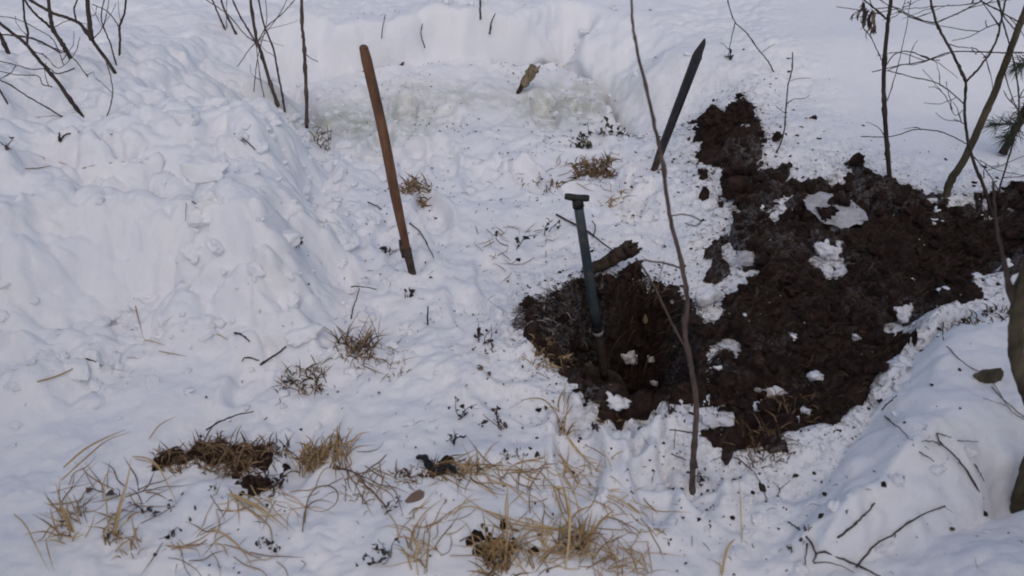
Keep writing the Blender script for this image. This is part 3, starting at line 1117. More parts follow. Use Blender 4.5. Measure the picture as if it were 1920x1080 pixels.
# thin sapling in front of the iron bar
stem_thing('sapling', 'tall thin bare sapling rising between the pit and the iron bar', 'sapling', (1297, 918), 6, [
    ('trunk', [(1297, 930), (1300, 860), (1306, 770), (1298, 700), (1284, 620), (1288, 560), (1277, 490), (1255, 400), (1243, 310), (1222, 210), (1196, 100), (1186, 40), (1183, -40)], (11.5, 4.0)),
    ('branch', [(1296, 672), (1262, 610), (1238, 560), (1214, 515), (1192, 484)], 5, 0.0),
    ('branch', [(1279, 503), (1258, 497), (1232, 491), (1198, 489)], 4.5),
    ('branch', [(1254, 405), (1282, 402), (1310, 411), (1314, 418), (1300, 423), (1284, 418)], 3),
    ('branch', [(1300, 812), (1280, 808), (1255, 806)], 3),
    ('branch', [(1232, 545), (1238, 515), (1246, 488)], 2),
], 'bark_red', None, 0.3)
# taper the trunk by hand: a thinner top piece is already given by perspective

# single stem at the corner of the left bank
stem_thing('sapling', 'single dark upright stem at the far corner of the left snow bank', 'sapling', (575, 232), 4, [
    ('trunk', [(575, 240), (575, 190), (572, 125), (570, 85), (566, 40), (565, -40)], 7),
    ('branch', [(571, 98), (580, 108), (597, 116)], 1.6),
], 'bark_red')

# shrub behind the left bank
stem_thing('shrub', 'sparse leafless shrub with a few leaning stems left of the single stem', 'shrub', (521, 192), 5, [
    ('stem', [(522, 200), (505, 150), (490, 100), (478, 60), (466, -30)], 7),
    ('stem', [(529, 176), (520, 130), (512, 90), (495, 45), (478, -30)], 4.5, 0.05, 0, True),
    ('stem', [(482, 80), (462, 50), (445, 20), (425, -30)], 4, 0.2, 0, True),
    ('stem', [(445, 64), (428, 35), (416, 5), (412, -30)], 4.5, 0.2, 0, True),
    ('stem', [(424, 57), (410, 28), (398, 0), (385, -20)], 4, 0.2, 0, True),
    ('branch', [(482, 80), (500, 50), (530, 25), (560, -10)], 2),
    ('branch', [(476, 172), (480, 130), (486, 95), (500, 40), (495, -20)], 2),
    ('branch', [(495, 182), (487, 140), (480, 85), (472, 75)], 2),
    ('branch', [(445, 125), (470, 90), (495, 65), (528, 20), (545, -20)], 1.6),
    ('branch', [(484, 82), (460, 65), (430, 30), (395, 5), (372, -8)], 2.2),
], 'bark_red', None, 0.3, 1)

# shrub in the top left corner
stem_thing('shrub', 'tangled bare shrub of arching dark stems in the top left corner', 'shrub', (160, 220), 2, [
    ('stem', [(160, 226), (130, 185), (105, 150), (75, 115), (48, 82), (20, 60), (-30, 20)], 7.5),
    ('stem', [(219, 138), (195, 105), (172, 75), (150, 45), (130, 35), (95, 22), (60, 2), (30, -20)], 7, 0.3, 0, True),
    ('stem', [(172, 75), (168, 45), (165, 15), (161, -25)], 10, 0.3),
    ('stem', [(193, 138), (162, 125), (133, 110), (95, 88), (60, 72), (20, 66), (-20, 64)], 4, 0.25, 0, True),
    ('stem', [(133, 110), (115, 80), (100, 55), (94, 25), (88, -20)], 8, 0.25),
    ('branch', [(102, 58), (80, 38), (62, 22), (40, -10)], 4.5, 0.25),
    ('stem', [(50, 84), (52, 60), (46, 35), (43, -15)], 5),
    ('stem', [(222, 102), (225, 70), (224, 50), (233, 25), (238, -15)], 5, 0.4, 0, True),
    ('branch', [(225, 52), (205, 25), (190, 15), (172, 8)], 2, 0.4),
    ('stem', [(218, 122), (208, 85), (196, 55), (190, 30), (200, -20)], 3, 0.4, 0, True),
    ('stem', [(157, 230), (120, 220), (85, 200), (50, 180), (20, 160), (-20, 140)], 3, -0.02),
    ('branch', [(140, 128), (125, 134), (105, 138), (92, 128), (60, 130), (30, 122), (-10, 112)], 2.6, 0.1),
    ('branch', [(98, 163), (80, 158), (70, 142), (30, 140), (-10, 130)], 2, 0.0),
    ('branch', [(196, 218), (208, 195), (211, 170), (207, 142), (200, 118)], 2.4, 0.1, 0, True),
    ('branch', [(172, 75), (190, 55), (200, 25), (205, -10)], 1.8, 0.3),
    ('branch', [(143, 40), (139, 18), (144, 2), (150, -20)], 3.5, 0.3),
    ('stem', [(16, 100), (6, 78), (-12, 45)], 9, 0.25, 0, True),
    ('stem', [(15, 194), (0, 170), (-20, 140)], 3.5, 0.1, 0, True),
    ('branch', [(165, 145), (140, 112), (115, 95), (70, 80)], 1.8, 0.2),
    ('branch', [(120, 122), (100, 75), (70, 55), (30, 35), (-10, 30)], 1.8, 0.2),
    ('branch', [(60, 95), (85, 105), (110, 128), (140, 100), (150, 70)], 1.6, 0.1),
], 'bark', None, 0.25, 1)

# right side: single stem with withered leaves
t = stem_thing('sapling', 'slim dark upright stem with withered leaves at its top, standing at the soil edge', 'sapling', (1668, 334), 3, [
    ('trunk', [(1669, 345), (1664, 280), (1660, 230), (1657, 170), (1659, 110), (1664, 50), (1668, 20), (1674, -30)], 9),
    ('branch', [(1661, 36), (1650, 24), (1632, 10), (1612, -8)], 4),
    ('branch', [(1657, 128), (1680, 100), (1712, 98), (1740, 110), (1762, 113)], 2.2),
    ('branch', [(1653, 113), (1645, 95), (1634, 72), (1622, 55)], 2),
    ('branch', [(1664, 188), (1682, 130), (1698, 60), (1710, -20)], 1.6),
    ('branch', [(1650, 26), (1620, 20), (1568, 13)], 1.8),
    ('branch', [(1658, 135), (1690, 122), (1720, 120), (1780, 100)], 1.8),
    ('branch', [(1663, 40), (1690, 20), (1702, -20)], 1.6),
], 'bark', None, 0.3, 1)
bs = ORIGIN[t.name]
for px_, py_, l in [(1622, 8, 0.075), (1614, 22, 0.06), (1632, 18, 0.085), (1640, 50, 0.06), (1628, 30, 0.06)]:
    mb = MB()
    for _ in range(4):
        leaf(mb, V(px_, py_, bs, 3) + NR.randn(3) * 0.008, np.array([R.uniform(-.4, .4), R.uniform(-.4, .4), -0.9]), l * R.uniform(0.4, 0.75), 0.011, R.uniform(0.3, 1.1), 0.9)
    build('withered_leaf', mb, M['dead_leaf'], t)

# leaning trunk
stem_thing('young_tree', 'thicker leafless trunk leaning to the right out of the top right corner', 'tree', (1776, 362), 3, [
    ('trunk', [(1772, 372), (1783, 338), (1806, 302), (1836, 238), (1862, 180), (1884, 122), (1905, 65), (1926, 10), (1940, -40)], 15),
    ('branch', [(1882, 128), (1890, 160), (1905, 200), (1925, 240)], 2.2),
    ('branch', [(1905, 60), (1880, 25), (1868, -20)], 2.6),
], 'bark_trunk', None, 0.08)

# forked sapling
stem_thing('sapling', 'forked Y-shaped dark sapling in front of the leaning trunk', 'sapling', (1860, 402), 2, [
    ('trunk', [(1861, 410), (1848, 360), (1828, 310), (1813, 255), (1809, 205), (1811, 154)], 6.5),
    ('branch', [(1811, 154), (1796, 120), (1776, 82), (1758, 48), (1748, 15), (1740, -30)], 5.5),
    ('branch', [(1811, 154), (1840, 122), (1866, 82), (1876, 45), (1884, 5), (1890, -30)], 4.5),
    ('branch', [(1808, 196), (1780, 170), (1750, 153), (1712, 145), (1664, 132)], 2.4),
    ('branch', [(1815, 272), (1790, 258), (1758, 246), (1716, 243), (1672, 256), (1614, 256)], 2.4),
    ('branch', [(1757, 44), (1735, 40), (1700, 25), (1680, 14), (1645, 16)], 2.4),
    ('branch', [(1925, 98), (1880, 99), (1820, 97), (1780, 98), (1735, 114), (1690, 122), (1635, 135)], 2.8, 0.06),
    ('branch', [(1757, 42), (1790, 28), (1818, 14), (1840, 0), (1850, -20)], 3),
    ('branch', [(1758, 44), (1718, 36), (1690, 22), (1670, 10)], 2.2, 0.03),
    ('branch', [(1839, 2), (1870, 18), (1900, 36), (1926, 48)], 3, 0.03),
    ('branch', [(1876, 42), (1850, 52), (1815, 70), (1785, 76)], 2, 0.03),
    ('branch', [(1776, 82), (1800, 88), (1830, 92), (1850, 108)], 2, 0.02),
    ('branch', [(1838, 4), (1800, 10), (1750, 12), (1690, 18)], 2, 0.05),
    ('branch', [(1808, 205), (1790, 215), (1772, 180), (1730, 130)], 1.5, 0.02),
    ('branch', [(1812, 235), (1800, 228), (1788, 223)], 2),
    ('branch', [(1822, 290), (1850, 320), (1868, 350), (1876, 372)], 2),
    ('branch', [(1836, 300), (1870, 318), (1925, 330)], 1.6, 0.03),
], 'bark', None, 0.3, 2)

# thin right-hand sapling
stem_thing('sapling', 'very thin whip-like stem between the leaning trunk and the pine twig', 'sapling', (1872, 362), 0, [
    ('trunk', [(1870, 372), (1885, 315), (1903, 255), (1910, 205), (1907, 150), (1896, 95), (1880, 40), (1866, -20)], 3.2),
    ('branch', [(1906, 200), (1890, 185), (1882, 170)], 2),
    ('branch', [(1893, 228), (1908, 240), (1926, 262)], 2),
    ('branch', [(1909, 190), (1918, 170), (1930, 160)], 2),
], 'bark', None, 0.3, 1)

# curved trunk at the right edge (its bow leaves the frame)
b = G(1906, 955)
t = empty('young_tree', b, 'stout olive-brown curved trunk cut off by the right edge', 'tree')
mb = MB()
pth = [(x_ + 5, y_) for x_, y_ in [(1903, 975), (1908, 930), (1928, 860), (1944, 800), (1930, 755), (1908, 700), (1900, 640), (1905, 575), (1925, 505), (1960, 420), (2010, 300), (2050, 150)]]
tube(mb, [V(a, c, b, 5) for a, c in pth], 0.0175, 0.014, 12, 7, 0.0012, 0.5, 0.06)
build('trunk', mb, M['bark_trunk'], t)
mb = MB()
tube(mb, [V(a, c, b, 5) for a, c in [(1904, 560), (1885, 500), (1872, 440), (1866, 395), (1862, 340)]], 0.004, 0.002, 6, 5, 0.001, 0.5, 0.3)
build('branch', mb, M['bark'], t)
mb = MB()
tube(mb, [V(a, c, b, 5) for a, c in [(1908, 600), (1893, 545), (1882, 480)]], 0.007, 0.004, 6, 5, 0.001, 0.5, 0.3)
build('branch', mb, M['bark'], t)

# two unseen spruces, added out of frame beside the viewpoint to shade the near corners
def spruce(b, label):
    t = empty('shade_spruce', b, label, 'tree')
    mb = MB()
    tube(mb, [b + [0, 0, -0.2], b + [0.02, 0, 2.5], b + [0, 0.03, 5.6]], 0.09, 0.015, 10, 6, 0.004)
    build('trunk', mb, M['bark_trunk'], t)
    mb = MB()
    for k in range(230):
        f = R.random() ** 1.15
        z = 0.45 + 5.1 * f
        an = R.random() * 6.283
        ln = (1.42 * (1 - f) + 0.12) * R.uniform(0.8, 1.1)
        d = np.array([math.cos(an), math.sin(an), 0])
        a = b + [0, 0, z]
        pts = [a, a + d * ln * 0.5 + [0, 0, -0.05], a + d * ln + [0, 0, -0.16 * ln]]
        sp = spline(pts, 5)
        side = np.array([-d[1], d[0], 0])
        for q in range(46):
            g = R.random()
            p = sp[min(len(sp) - 1, int(g * len(sp)))]
            sd2 = side * R.choice([-1, 1])
            e = p + (sd2 * 0.75 + d * 0.6 + np.array([0, 0, R.uniform(-0.45, 0.1)])) * ln * R.uniform(0.12, 0.30) * (1.15 - g)
            blade(mb, [p, along(p, e, 0.5) + [0, 0, 0.01], e], 0.045 * R.uniform(0.7, 1.3), R.random(), 1, R.uniform(-2, 2))
    build('crown', mb, M['needle'], t)['kind'] = 'stuff'


spruce(np.array([1.96, -0.30, 0.1]), 'unseen dense dark spruce added right of the curved trunk to shade the near right corner')
spruce(np.array([-2.05, -0.40, 0.1]), 'unseen dense dark spruce added left of the tan grass to shade the near left corner')

# pine twig at the right edge
b = G(1882, 292)
t = empty('pine_branch', b, 'broken brown pine branch with green needles at the right edge', 'branch')
mb = MB()
stk = [V(a, c, b, 8) for a, c in [(1880, 288), (1894, 262), (1908, 235), (1930, 190), (1955, 140)]]
tube(mb, stk, 0.012, 0.014, 7, 5, 0.002, 0.5, 0.3)
build('stem', mb, M['rotten'], t)


def needles(c0, c1, n, ln):
    mb = MB()
    for _ in range(n):
        f = R.random()
        a = c0 + (c1 - c0) * f
        d = (c1 - c0) / np.linalg.norm(c1 - c0) * 0.7 + NR.randn(3) * 0.55
        d /= np.linalg.norm(d)
        blade(mb, [a, a + d * ln * 0.5, a + d * ln + np.array([0, 0, -0.006])], 0.0018, R.random(), 2)
    return mb


for (a0, a1) in [((1912, 232), (1862, 234)), ((1935, 195), (1912, 218)), ((1935, 108), (1908, 124)), ((1912, 240), (1885, 262))]:
    build('needle_spray', needles(V(*a0, b, 8), V(*a1, b, 8), 90, 0.06), M['needle'], t)

# two sprays standing out of the snow, top right of the bar
stem_thing('bare_twig', 'thin arching forked twig hanging in at the top edge above the soil patch', 'twig', (1452, 134), 0, [
    ('stem', [(1454, 140), (1438, 112), (1420, 90), (1400, 62), (1379, 42), (1368, 15), (1360, -25)], 2.6),
    ('branch', [(1378, 44), (1372, 68), (1367, 94)], 1.8),
    ('branch', [(1429, 98), (1440, 90), (1454, 82)], 1.2),
    ('branch', [(1367, 94), (1358, 84), (1350, 80)], 1.2),
], 'thin')
stem_thing('dead_weed', 'thin upright dead weed stalk right of the soil patch', 'weed', (1456, 286), 2, [
    ('stem', [(1455, 290), (1470, 248), (1473, 210), (1477, 165), (1485, 130), (1486, 98)], 2.8),
    ('branch', [(1474, 196), (1488, 186), (1508, 185), (1518, 178)], 1.6),
    ('branch', [(1482, 152), (1495, 148), (1520, 146)], 1.2),
    ('branch', [(1472, 212), (1462, 205), (1456, 200)], 1.4),
], 'thin')


# ------------------------------------------------------------------ wood, lumps, clods
def lump(name, px_, py_, w, h, label, cat, material, rz=None, amp=0.28, freq=1.3, sub=4, sink=0.35, group=None, seed=None, z=None):
    p = G(px_, py_ + h * 0.35)
    k = pxm(p)
    mb = MB()
    rx = w * k * 0.5
    rz_ = h * k * 0.5
    blob(mb, (p[0], p[1] + rx * 0.3, p[2] + rz_ * (1 - sink)), rx, rx * 0.85, rz_ * 1.1, sub, amp, freq, seed if seed else R.random() * 99, 0.5, R.uniform(-.4, .4), 4, 9)
    return tag(build(name, mb, M[material], None, p), label, cat, group)


GS = 'lumps of snow fallen in and round the digging'
lump('snow_lump', 1182, 664, 42, 38, 'clean white snow lump on the pit floor right of the spade', 'snow lump', 'snow', group=GS)
lump('snow_lump', 1226, 719, 18, 15, 'little round snow lump low on the pit floor', 'snow lump', 'soiled_snow', group=GS)
lump('snow_lump', 1220, 672, 14, 17, 'tiny snow chip right beside the clean lump in the pit', 'snow lump', 'soiled_snow', group=GS)
lump('snow_lump', 1330, 556, 54, 60, 'large snow lump between the sapling and the soil heap', 'snow lump', 'soiled_snow', group=GS)
lump('snow_lump', 1527, 708, 36, 24, 'white snow lump alone in the middle of the dark soil', 'snow lump', 'soiled_snow', group=GS, sink=0.1)
lump('snow_lump', 1332, 793, 34, 30, 'snow lump right of the sapling at the soil edge', 'snow lump', 'soiled_snow', group=GS)
lump('snow_lump', 1690, 588, 40, 30, 'crumbly snow lump near the edge of the right mound', 'snow lump', 'soiled_snow', group=GS, amp=0.5, freq=2.2)
lump('snow_lump', 1852, 530, 18, 14, 'small snow lump near the curved trunk', 'snow lump', 'soiled_snow', group=GS)
lump('snow_lump', 1105, 693, 42, 46, 'dirty frosted lump left of the spade blade in the pit', 'snow lump', 'frost', amp=0.5, freq=2.6, group=GS)
lump('snow_lump', 1155, 748, 58, 34, 'broken snow heap at the near rim of the pit', 'snow lump', 'soiled_snow', amp=0.45, freq=2.0, group=GS)
lump('snow_lump', 1552, 470, 50, 36, 'loose snow clump below the smooth snow slab in the soil', 'snow lump', 'soiled_snow', amp=0.5, freq=2.4, group=GS)


def slab2(px_, py_, w, h, label, rot=0.0):
    p = G(px_, py_)
    k = pxm(p)
    mb = MB()
    blob(mb, p + [0, 0, 0.014], w * k * 0.5, h * k * 0.95, 0.020, 5, 0.30, 1.3, R.random() * 99, 0.5, rot, 5, 6)
    return tag(build('snow_slab', mb, M['dirty_snow'], None, p), label, 'snow slab', 'smooth slabs of snow in the soil')


slab2(1562, 400, 92, 76, 'smooth grey snow slab lying in the upper part of the soil heap', 0.5)
slab2(1400, 490, 64, 24, 'small flat grey snow slab at the left edge of the soil heap')

lump('soil_clod', 1380, 358, 58, 52, 'brown squarish soil clod between the soil patch and the heap', 'soil clod', 'soil', amp=0.4, freq=1.8)
lump('soil_clod', 1657, 689, 26, 22, 'brown soil clod sitting on the rim of the right snow mound', 'soil clod', 'soil', amp=0.4, freq=1.8)
lump('soil_clod', 1606, 300, 26, 26, 'dark upright soil clod at the top edge of the soil heap', 'soil clod', 'soil', amp=0.5, freq=2)
lump('soil_clod', 1455, 258, 24, 22, 'small dark soil clod at the foot of the dead weed stalk', 'soil clod', 'soil', amp=0.5, freq=2)
lump('soil_clod', 1526, 220, 14, 10, 'tiny dark soil clod alone on smooth snow right of the weed stalk', 'soil clod', 'soil', amp=0.4)
lump('peat_knob', 1190, 507, 34, 34, 'dark ragged peat knob beside the broken log on the pit rim', 'soil clod', 'soil', amp=0.5, freq=2.2)

# broken log on the far rim of the pit
a, c = G(1118, 512, 0.03), V(1182, 466, G(1150, 515), 10)
b = a
t = empty('broken_log', b, 'short broken rotten log jutting over the far rim of the pit behind the spade', 'log')
mb = MB()
ax = c - a
pts = [a - ax * 0.35, along(a, c, 0.3) + NR.randn(3) * 0.004, along(a, c, 0.7), c]
tube(mb, pts, 0.019, 0.027, 14, 8, 0.002, 0.5, 0.08)
build('log_body', mb, M['rotten'], t)
mb = MB()
u = np.cross(ax, [0, 0, 1.0])
u /= np.linalg.norm(u)
v = np.cross(u, ax)
v /= np.linalg.norm(v)
for k in range(16):
    g = R.random() * 6.28
    r = 0.024 * math.sqrt(R.random())
    q = c - ax * 0.1 + u * r * math.cos(g) + v * r * math.sin(g)
    tube(mb, [q, q + ax * R.uniform(0.15, 0.42)], 0.008, 0.003, 5, 1)
build('splintered_end', mb, M['rotten'], t)
lump('wood_chip', 1210, 597, 14, 22, 'pale wood chip at the top of the pit wall right of the spade', 'wood chip', 'pale_wood', amp=0.2, sub=3)

# broken stake in the back snow wall
b = G(974, 174)
t = empty('wood_stake', b, 'short broken wooden stake poking out of the back snow wall', 'stake')
e0, e1 = V(980, 158, b, 12), V(1002, 128, b, 12)
mb = MB()
tube(mb, [e0, along(e0, e1, 0.5), e1], 0.021, 0.024, 9, 4, 0.002, 0.5, 0.15)
build('stake_body', mb, M['pale_wood'], t)
mb = MB()
for dx, l in [(-0.012, 0.1), (0.008, 0.08), (0.016, 0.22), (-0.002, 0.06)]:
    q = e1 + [dx, -0.004, 0]
    tube(mb, [q - (e1 - e0) * 0.2, q + (e1 - e0) * l], 0.009, 0.002, 5, 1)
build('splintered_end', mb, M['pale_wood'], t)
mb = MB()
tube(mb, [V(971, 176, b, 12), e0, along(e0, e1, 0.3)], 0.010, 0.014, 7, 4, 0.001)
build('stake_tip', mb, M['rotten'], t)

# piece of wood half buried on the right mound
lump('wood_piece', 1856, 702, 50, 44, 'dull brown broken piece of wood half buried in the right snow mound', 'wood piece', 'bark_trunk', amp=0.25, freq=1.5, sink=0.6)

# charred curl of bark in the foreground
p = [G(783, 862, 0.008), G(797, 866, 0.014), G(806, 878, 0.007), G(824, 884, 0.006), G(840, 880, 0.010), G(856, 888, 0.004)]
mb = MB()
tube(mb, p, 0, 0, 8, 7, 0.0012, 0.5, 0.3, lambda f: 0.005 + 0.004 * math.sin(3.1 * f))
tag(build('bark_curl', mb, M['char'], None, p[0]), 'black curled strip of bark on the grass in the foreground', 'bark')

# single fallen leaf
b = G(778, 938, 0.004)
mb = MB()
k = pxm(b)
outline = [(758, 940), (770, 926), (786, 917), (796, 922), (794, 938), (788, 948), (772, 949)]
o_ = [V(x_, y_, b, 55) for x_, y_ in outline]
c = np.mean(o_, axis=0) + [0, 0, 0.006]
mb.add([c] + o_, [(0, i + 1, (i + 1) % 7 + 1) for i in range(7)], 0.9)
tag(build('fallen_leaf', mb, M['dead_leaf'], None, b), 'single broad brown leaf lying on the snow below the bark curl', 'leaf')


# ------------------------------------------------------------------ fallen twigs and straws
def lay_twig(label, strokes, material='bark', lift=0.006, group='fallen twigs on the snow', name='twig', cat='twig', knots=0.4):
    """strokes: (path of pixels, width px); the first one is the twig, the rest are its side shoots"""
    t = None
    for k, (path, w) in enumerate(strokes):
        pts = [G(a, c) for a, c in path]
        n = len(pts)
        pts = [p + [0, 0, lift * (0.3 + 1.6 * math.sin(math.pi * (i + 0.3) / n))] for i, p in enumerate(pts)]
        mb = MB()
        s_ = pxm(pts[0])
        tube(mb, pts, w * s_ * 0.43, w * s_ * 0.28, 6, 5, 0.0008, 0.5, knots)
        if len(strokes) == 1:
            return tag(build(name, mb, M[material], None, pts[0]), label, cat, group)
        if t is None:
            t = empty(name, pts[0], label, cat, group)
        build('twig_stem' if k == 0 else 'side_shoot', mb, M[material], t)
    return t


lay_twig('dark forked twig on the snow at the bottom right, reaching the lower edge', [
    ([(1545, 1037), (1590, 1060), (1650, 1086)], 5), ([(1545, 1037), (1530, 1044), (1523, 1058)], 4.5), ([(1530, 1044), (1516, 1018), (1492, 995), (1476, 982)], 4.5),
    ([(1525, 1058), (1560, 1062), (1600, 1078)], 2.5), ([(1512, 1022), (1508, 1064)], 3.5)])
lay_twig('long straight dark twig climbing the right snow mound', [([(1604, 1066), (1640, 1026), (1676, 1006), (1720, 975), (1771, 952)], 4.5), ([(1676, 1006), (1676, 1014)], 3)])
lay_twig('short knobbly dark twig above the forked twig on the mound', [([(1570, 1010), (1592, 996), (1606, 984), (1622, 968), (1639, 947)], 5)])
lay_twig('branched dark twig stuck in the mound left of the curved trunk', [
    ([(1842, 937), (1815, 895), (1790, 864), (1762, 836), (1755, 816)], 5), ([(1762, 838), (1745, 834), (1727, 833)], 3), ([(1755, 816), (1782, 826)], 2.6), ([(1794, 829), (1812, 834), (1832, 833)], 2.4)])
lay_twig('short dark twig on top of the right mound', [([(1652, 773), (1664, 764), (1679, 749)], 3.5)], lift=0.01)
lay_twig('thin broken twig running down the top of the right mound', [([(1658, 782), (1672, 800), (1688, 812), (1712, 840)], 3), ([(1722, 850), (1736, 862), (1750, 870)], 2.6)])
lay_twig('small twig right of the branched twig on the mound', [([(1826, 873), (1834, 892), (1843, 906)], 3)])
lay_twig('thin arching twig in front of the soil heap', [([(1438, 939), (1424, 908), (1410, 888), (1380, 866), (1352, 862), (1336, 866)], 2.4), ([(1408, 886), (1402, 868)], 1.8)], 'bark_red')
lay_twig('small forked shoot right of the arching twig', [([(1458, 930), (1460, 922), (1448, 908)], 2.2), ([(1460, 922), (1480, 906)], 2)], 'thin')
lay_twig('hair-thin long twig curving down the right mound', [([(1768, 605), (1768, 640), (1790, 672), (1815, 694), (1850, 712), (1890, 770), (1918, 790)], 2.2)], 'bark', 0.006)
lay_twig('thin dark twig at the right edge below the wooden wedge', [([(1858, 728), (1880, 760), (1922, 792)], 2.6), ([(1884, 764), (1862, 762), (1840, 752)], 1.4)], 'bark', 0.008)
lay_twig('dark twig lying above the brown turf', [([(388, 813), (420, 806), (446, 798), (478, 783)], 4)], 'bark', 0.02)
lay_twig('curved brown twig at the foot of the left bank', [([(488, 686), (506, 678), (522, 668), (537, 653)], 5), ([(486, 678), (462, 676), (454, 682)], 3)])
lay_twig('straight dark twig on the left bank near the single stem', [([(440, 253), (462, 270), (483, 288)], 3.5), ([(446, 258), (462, 276)], 2)])
lay_twig('thin dark twig left of the shovel handle', [([(690, 381), (708, 392), (727, 406)], 3)])
lay_twig('curved thin twig right of the shovel handle', [([(768, 420), (785, 436), (797, 455), (813, 486)], 3)], 'bark_red')
lay_twig('long twig lying behind the spade shaft toward the log', [([(1043, 404), (1075, 424), (1105, 442), (1150, 474)], 4.5), ([(1112, 446), (1116, 430), (1110, 418)], 3)])
lay_twig('short upright dark stick below the shovel', [([(802, 617), (803, 602), (803, 588)], 4.5)], 'bark', 0.02)
stem_thing('twig', 'bent T-shaped twig standing above the withered weed clump', 'twig', (658, 596), 15, [
    ('stem', [(658, 598), (663, 575), (670, 555), (674, 540)], 2.6),
    ('branch', [(658, 538), (674, 537), (690, 539), (706, 543)], 2.4)], 'bark')
lay_twig('short red-brown stick standing at the top of the back wall', [([(901, 46), (901, 28), (900, 10)], 5)], 'bark_red', 0.03)
lay_twig('thin curved dark twig below the herb on the back wall', [([(797, 96), (790, 78), (793, 55)], 3)], 'bark', 0.02)
lay_twig('slanting dark twig right of the red-brown stick', [([(918, 70), (922, 55), (929, 36)], 3.5)], 'bark', 0.02)
lay_twig('thin twig standing left of the herb on the back wall', [([(716, 78), (720, 60), (724, 38)], 2.4)], 'thin', 0.02)
lay_twig('dark short twig lying low in the left snow field', [([(158, 674), (176, 682), (192, 690)], 3)])
lay_twig('small dark twig right of the bent straw', [([(440, 626), (455, 634), (469, 645)], 4)])
lay_twig('reddish small twig on the face of the left bank', [([(360, 380), (370, 390), (379, 405)], 2.6), ([(350, 384), (349, 420)], 1.4)], 'bark_red')
lay_twig('brown forked bit of twig in snow under the top left shrub', [([(112, 268), (125, 258), (150, 252)], 4), ([(112, 268), (113, 254)], 5)], 'rotten')
lay_twig('reddish twig right of the pale grass tuft', [([(625, 880), (655, 888), (684, 900)], 4)], 'bark_red')
lay_twig('short dark twig lying left of the large grass clump', [([(862, 1018), (880, 1012)], 3)])
lay_twig('thin black shoot in the snow by the sapling foot', [([(1262, 855), (1264, 830), (1266, 808)], 2), ([(1258, 854), (1285, 868)], 2.6)])


def straws(label, strokes, lift=0.012, name='grass_stalk', cat='grass', group='loose dry grass stalks', tint=(0.55, 0.95), material='straw', wmul=1.0):
    mb = MB()
    for path, w in strokes:
        pts = [G(a, c) for a, c in path]
        n = len(pts)
        pts = [p + [0, 0, lift * (0.25 + 1.4 * math.sin(math.pi * (i + 0.2) / n))] for i, p in enumerate(pts)]
        blade(mb, pts, w * 0.72 * pxm(pts[0]) * wmul, R.uniform(*tint), 5, R.uniform(-0.3, 0.3))
    return tag(build(name, mb, M[material], None, mb.v[0]), label, cat, group)


straws('bent pale straw standing in the left snow field', [([(252, 562), (260, 598), (271, 641)], 3.2), ([(271, 641), (290, 650), (313, 655)], 3)])
straws('single curved tan blade lying in the left snow field', [([(70, 718), (100, 714), (128, 704), (154, 686)], 4.5)], 0.008)
straws('pair of long straws slanting across the snow at far left', [([(122, 884), (165, 866), (205, 848), (242, 822)], 5), ([(118, 908), (170, 880), (210, 852), (252, 826)], 4)], 0.03)
straws('straight pale straw lying above the brown turf left end', [([(281, 829), (305, 813), (336, 793)], 3.5)], 0.02)
straws('curved tan blade below the diagonal bundle', [([(396, 994), (425, 1012), (455, 1040), (480, 1078)], 5.5)], 0.012)
straws('two thin straws at the bottom left corner', [([(28, 968), (55, 1000), (75, 1040), (98, 1084)], 3.5), ([(88, 1018), (98, 1050), (108, 1086)], 3.5)], 0.02)
straws('diagonal bundle of tan straw in the left foreground', [([(432, 928), (470, 950), (505, 975), (543, 1002)], 6), ([(440, 932), (480, 955), (520, 986), (540, 1000)], 5),
        ([(445, 940), (475, 970), (500, 985)], 4), ([(425, 930), (475, 958), (530, 1000)], 4)], 0.014)
straws('reddish looped blade in the left foreground', [([(572, 985), (578, 950), (594, 930), (620, 928), (636, 942), (632, 960), (612, 970), (590, 966)], 4),
        ([(568, 1003), (576, 970), (600, 955), (628, 955)], 4), ([(590, 925), (608, 900), (632, 886)], 2.5)], 0.02, tint=(0.25, 0.45))
straws('straws falling right from the tall blades at left', [([(250, 860), (280, 872), (302, 892), (325, 935), (336, 958)], 4), ([(255, 866), (290, 884), (302, 896)], 3)], 0.02)
straws('upright broken straw in front of the soil heap', [([(1390, 1018), (1386, 985), (1384, 945), (1382, 906)], 3.6)], 0.02)
straws('short tan blade standing at the bottom edge right of the grass clumps', [([(1352, 1084), (1358, 1050), (1366, 1036), (1376, 1022)], 7), ([(1350, 1082), (1345, 1064)], 3)], 0.02)
straws('wide tan blade leaning right of the large grass clump', [([(1100, 1028), (1122, 1006), (1150, 976)], 7)], 0.03)
straws('sheaf of thin stalks lying toward the sapling foot', [([(1130, 928), (1160, 945), (1190, 968), (1205, 978)], 4), ([(1126, 932), (1150, 948), (1200, 974)], 3),
        ([(1200, 975), (1218, 1002), (1232, 1016)], 3), ([(1225, 994), (1240, 1008), (1250, 1012)], 4), ([(1228, 1010), (1248, 1000)], 3)], 0.012)
straws('thin straw lying between the left bank and the withered weed', [([(392, 625), (420, 638), (448, 660)], 2.4)], 0.008)
straws('pale thin straw in the snow below the bent straw', [([(298, 660), (325, 668), (352, 672)], 2.4)], 0.006)
straws('row of small reed bits under the top left shrub', [([(48, 318), (75, 320), (100, 314)], 3), ([(110, 306), (130, 314)], 2.4), ([(155, 318), (180, 314)], 2.6), ([(205, 308), (238, 307)], 2.4)], 0.006, tint=(0.3, 0.6))


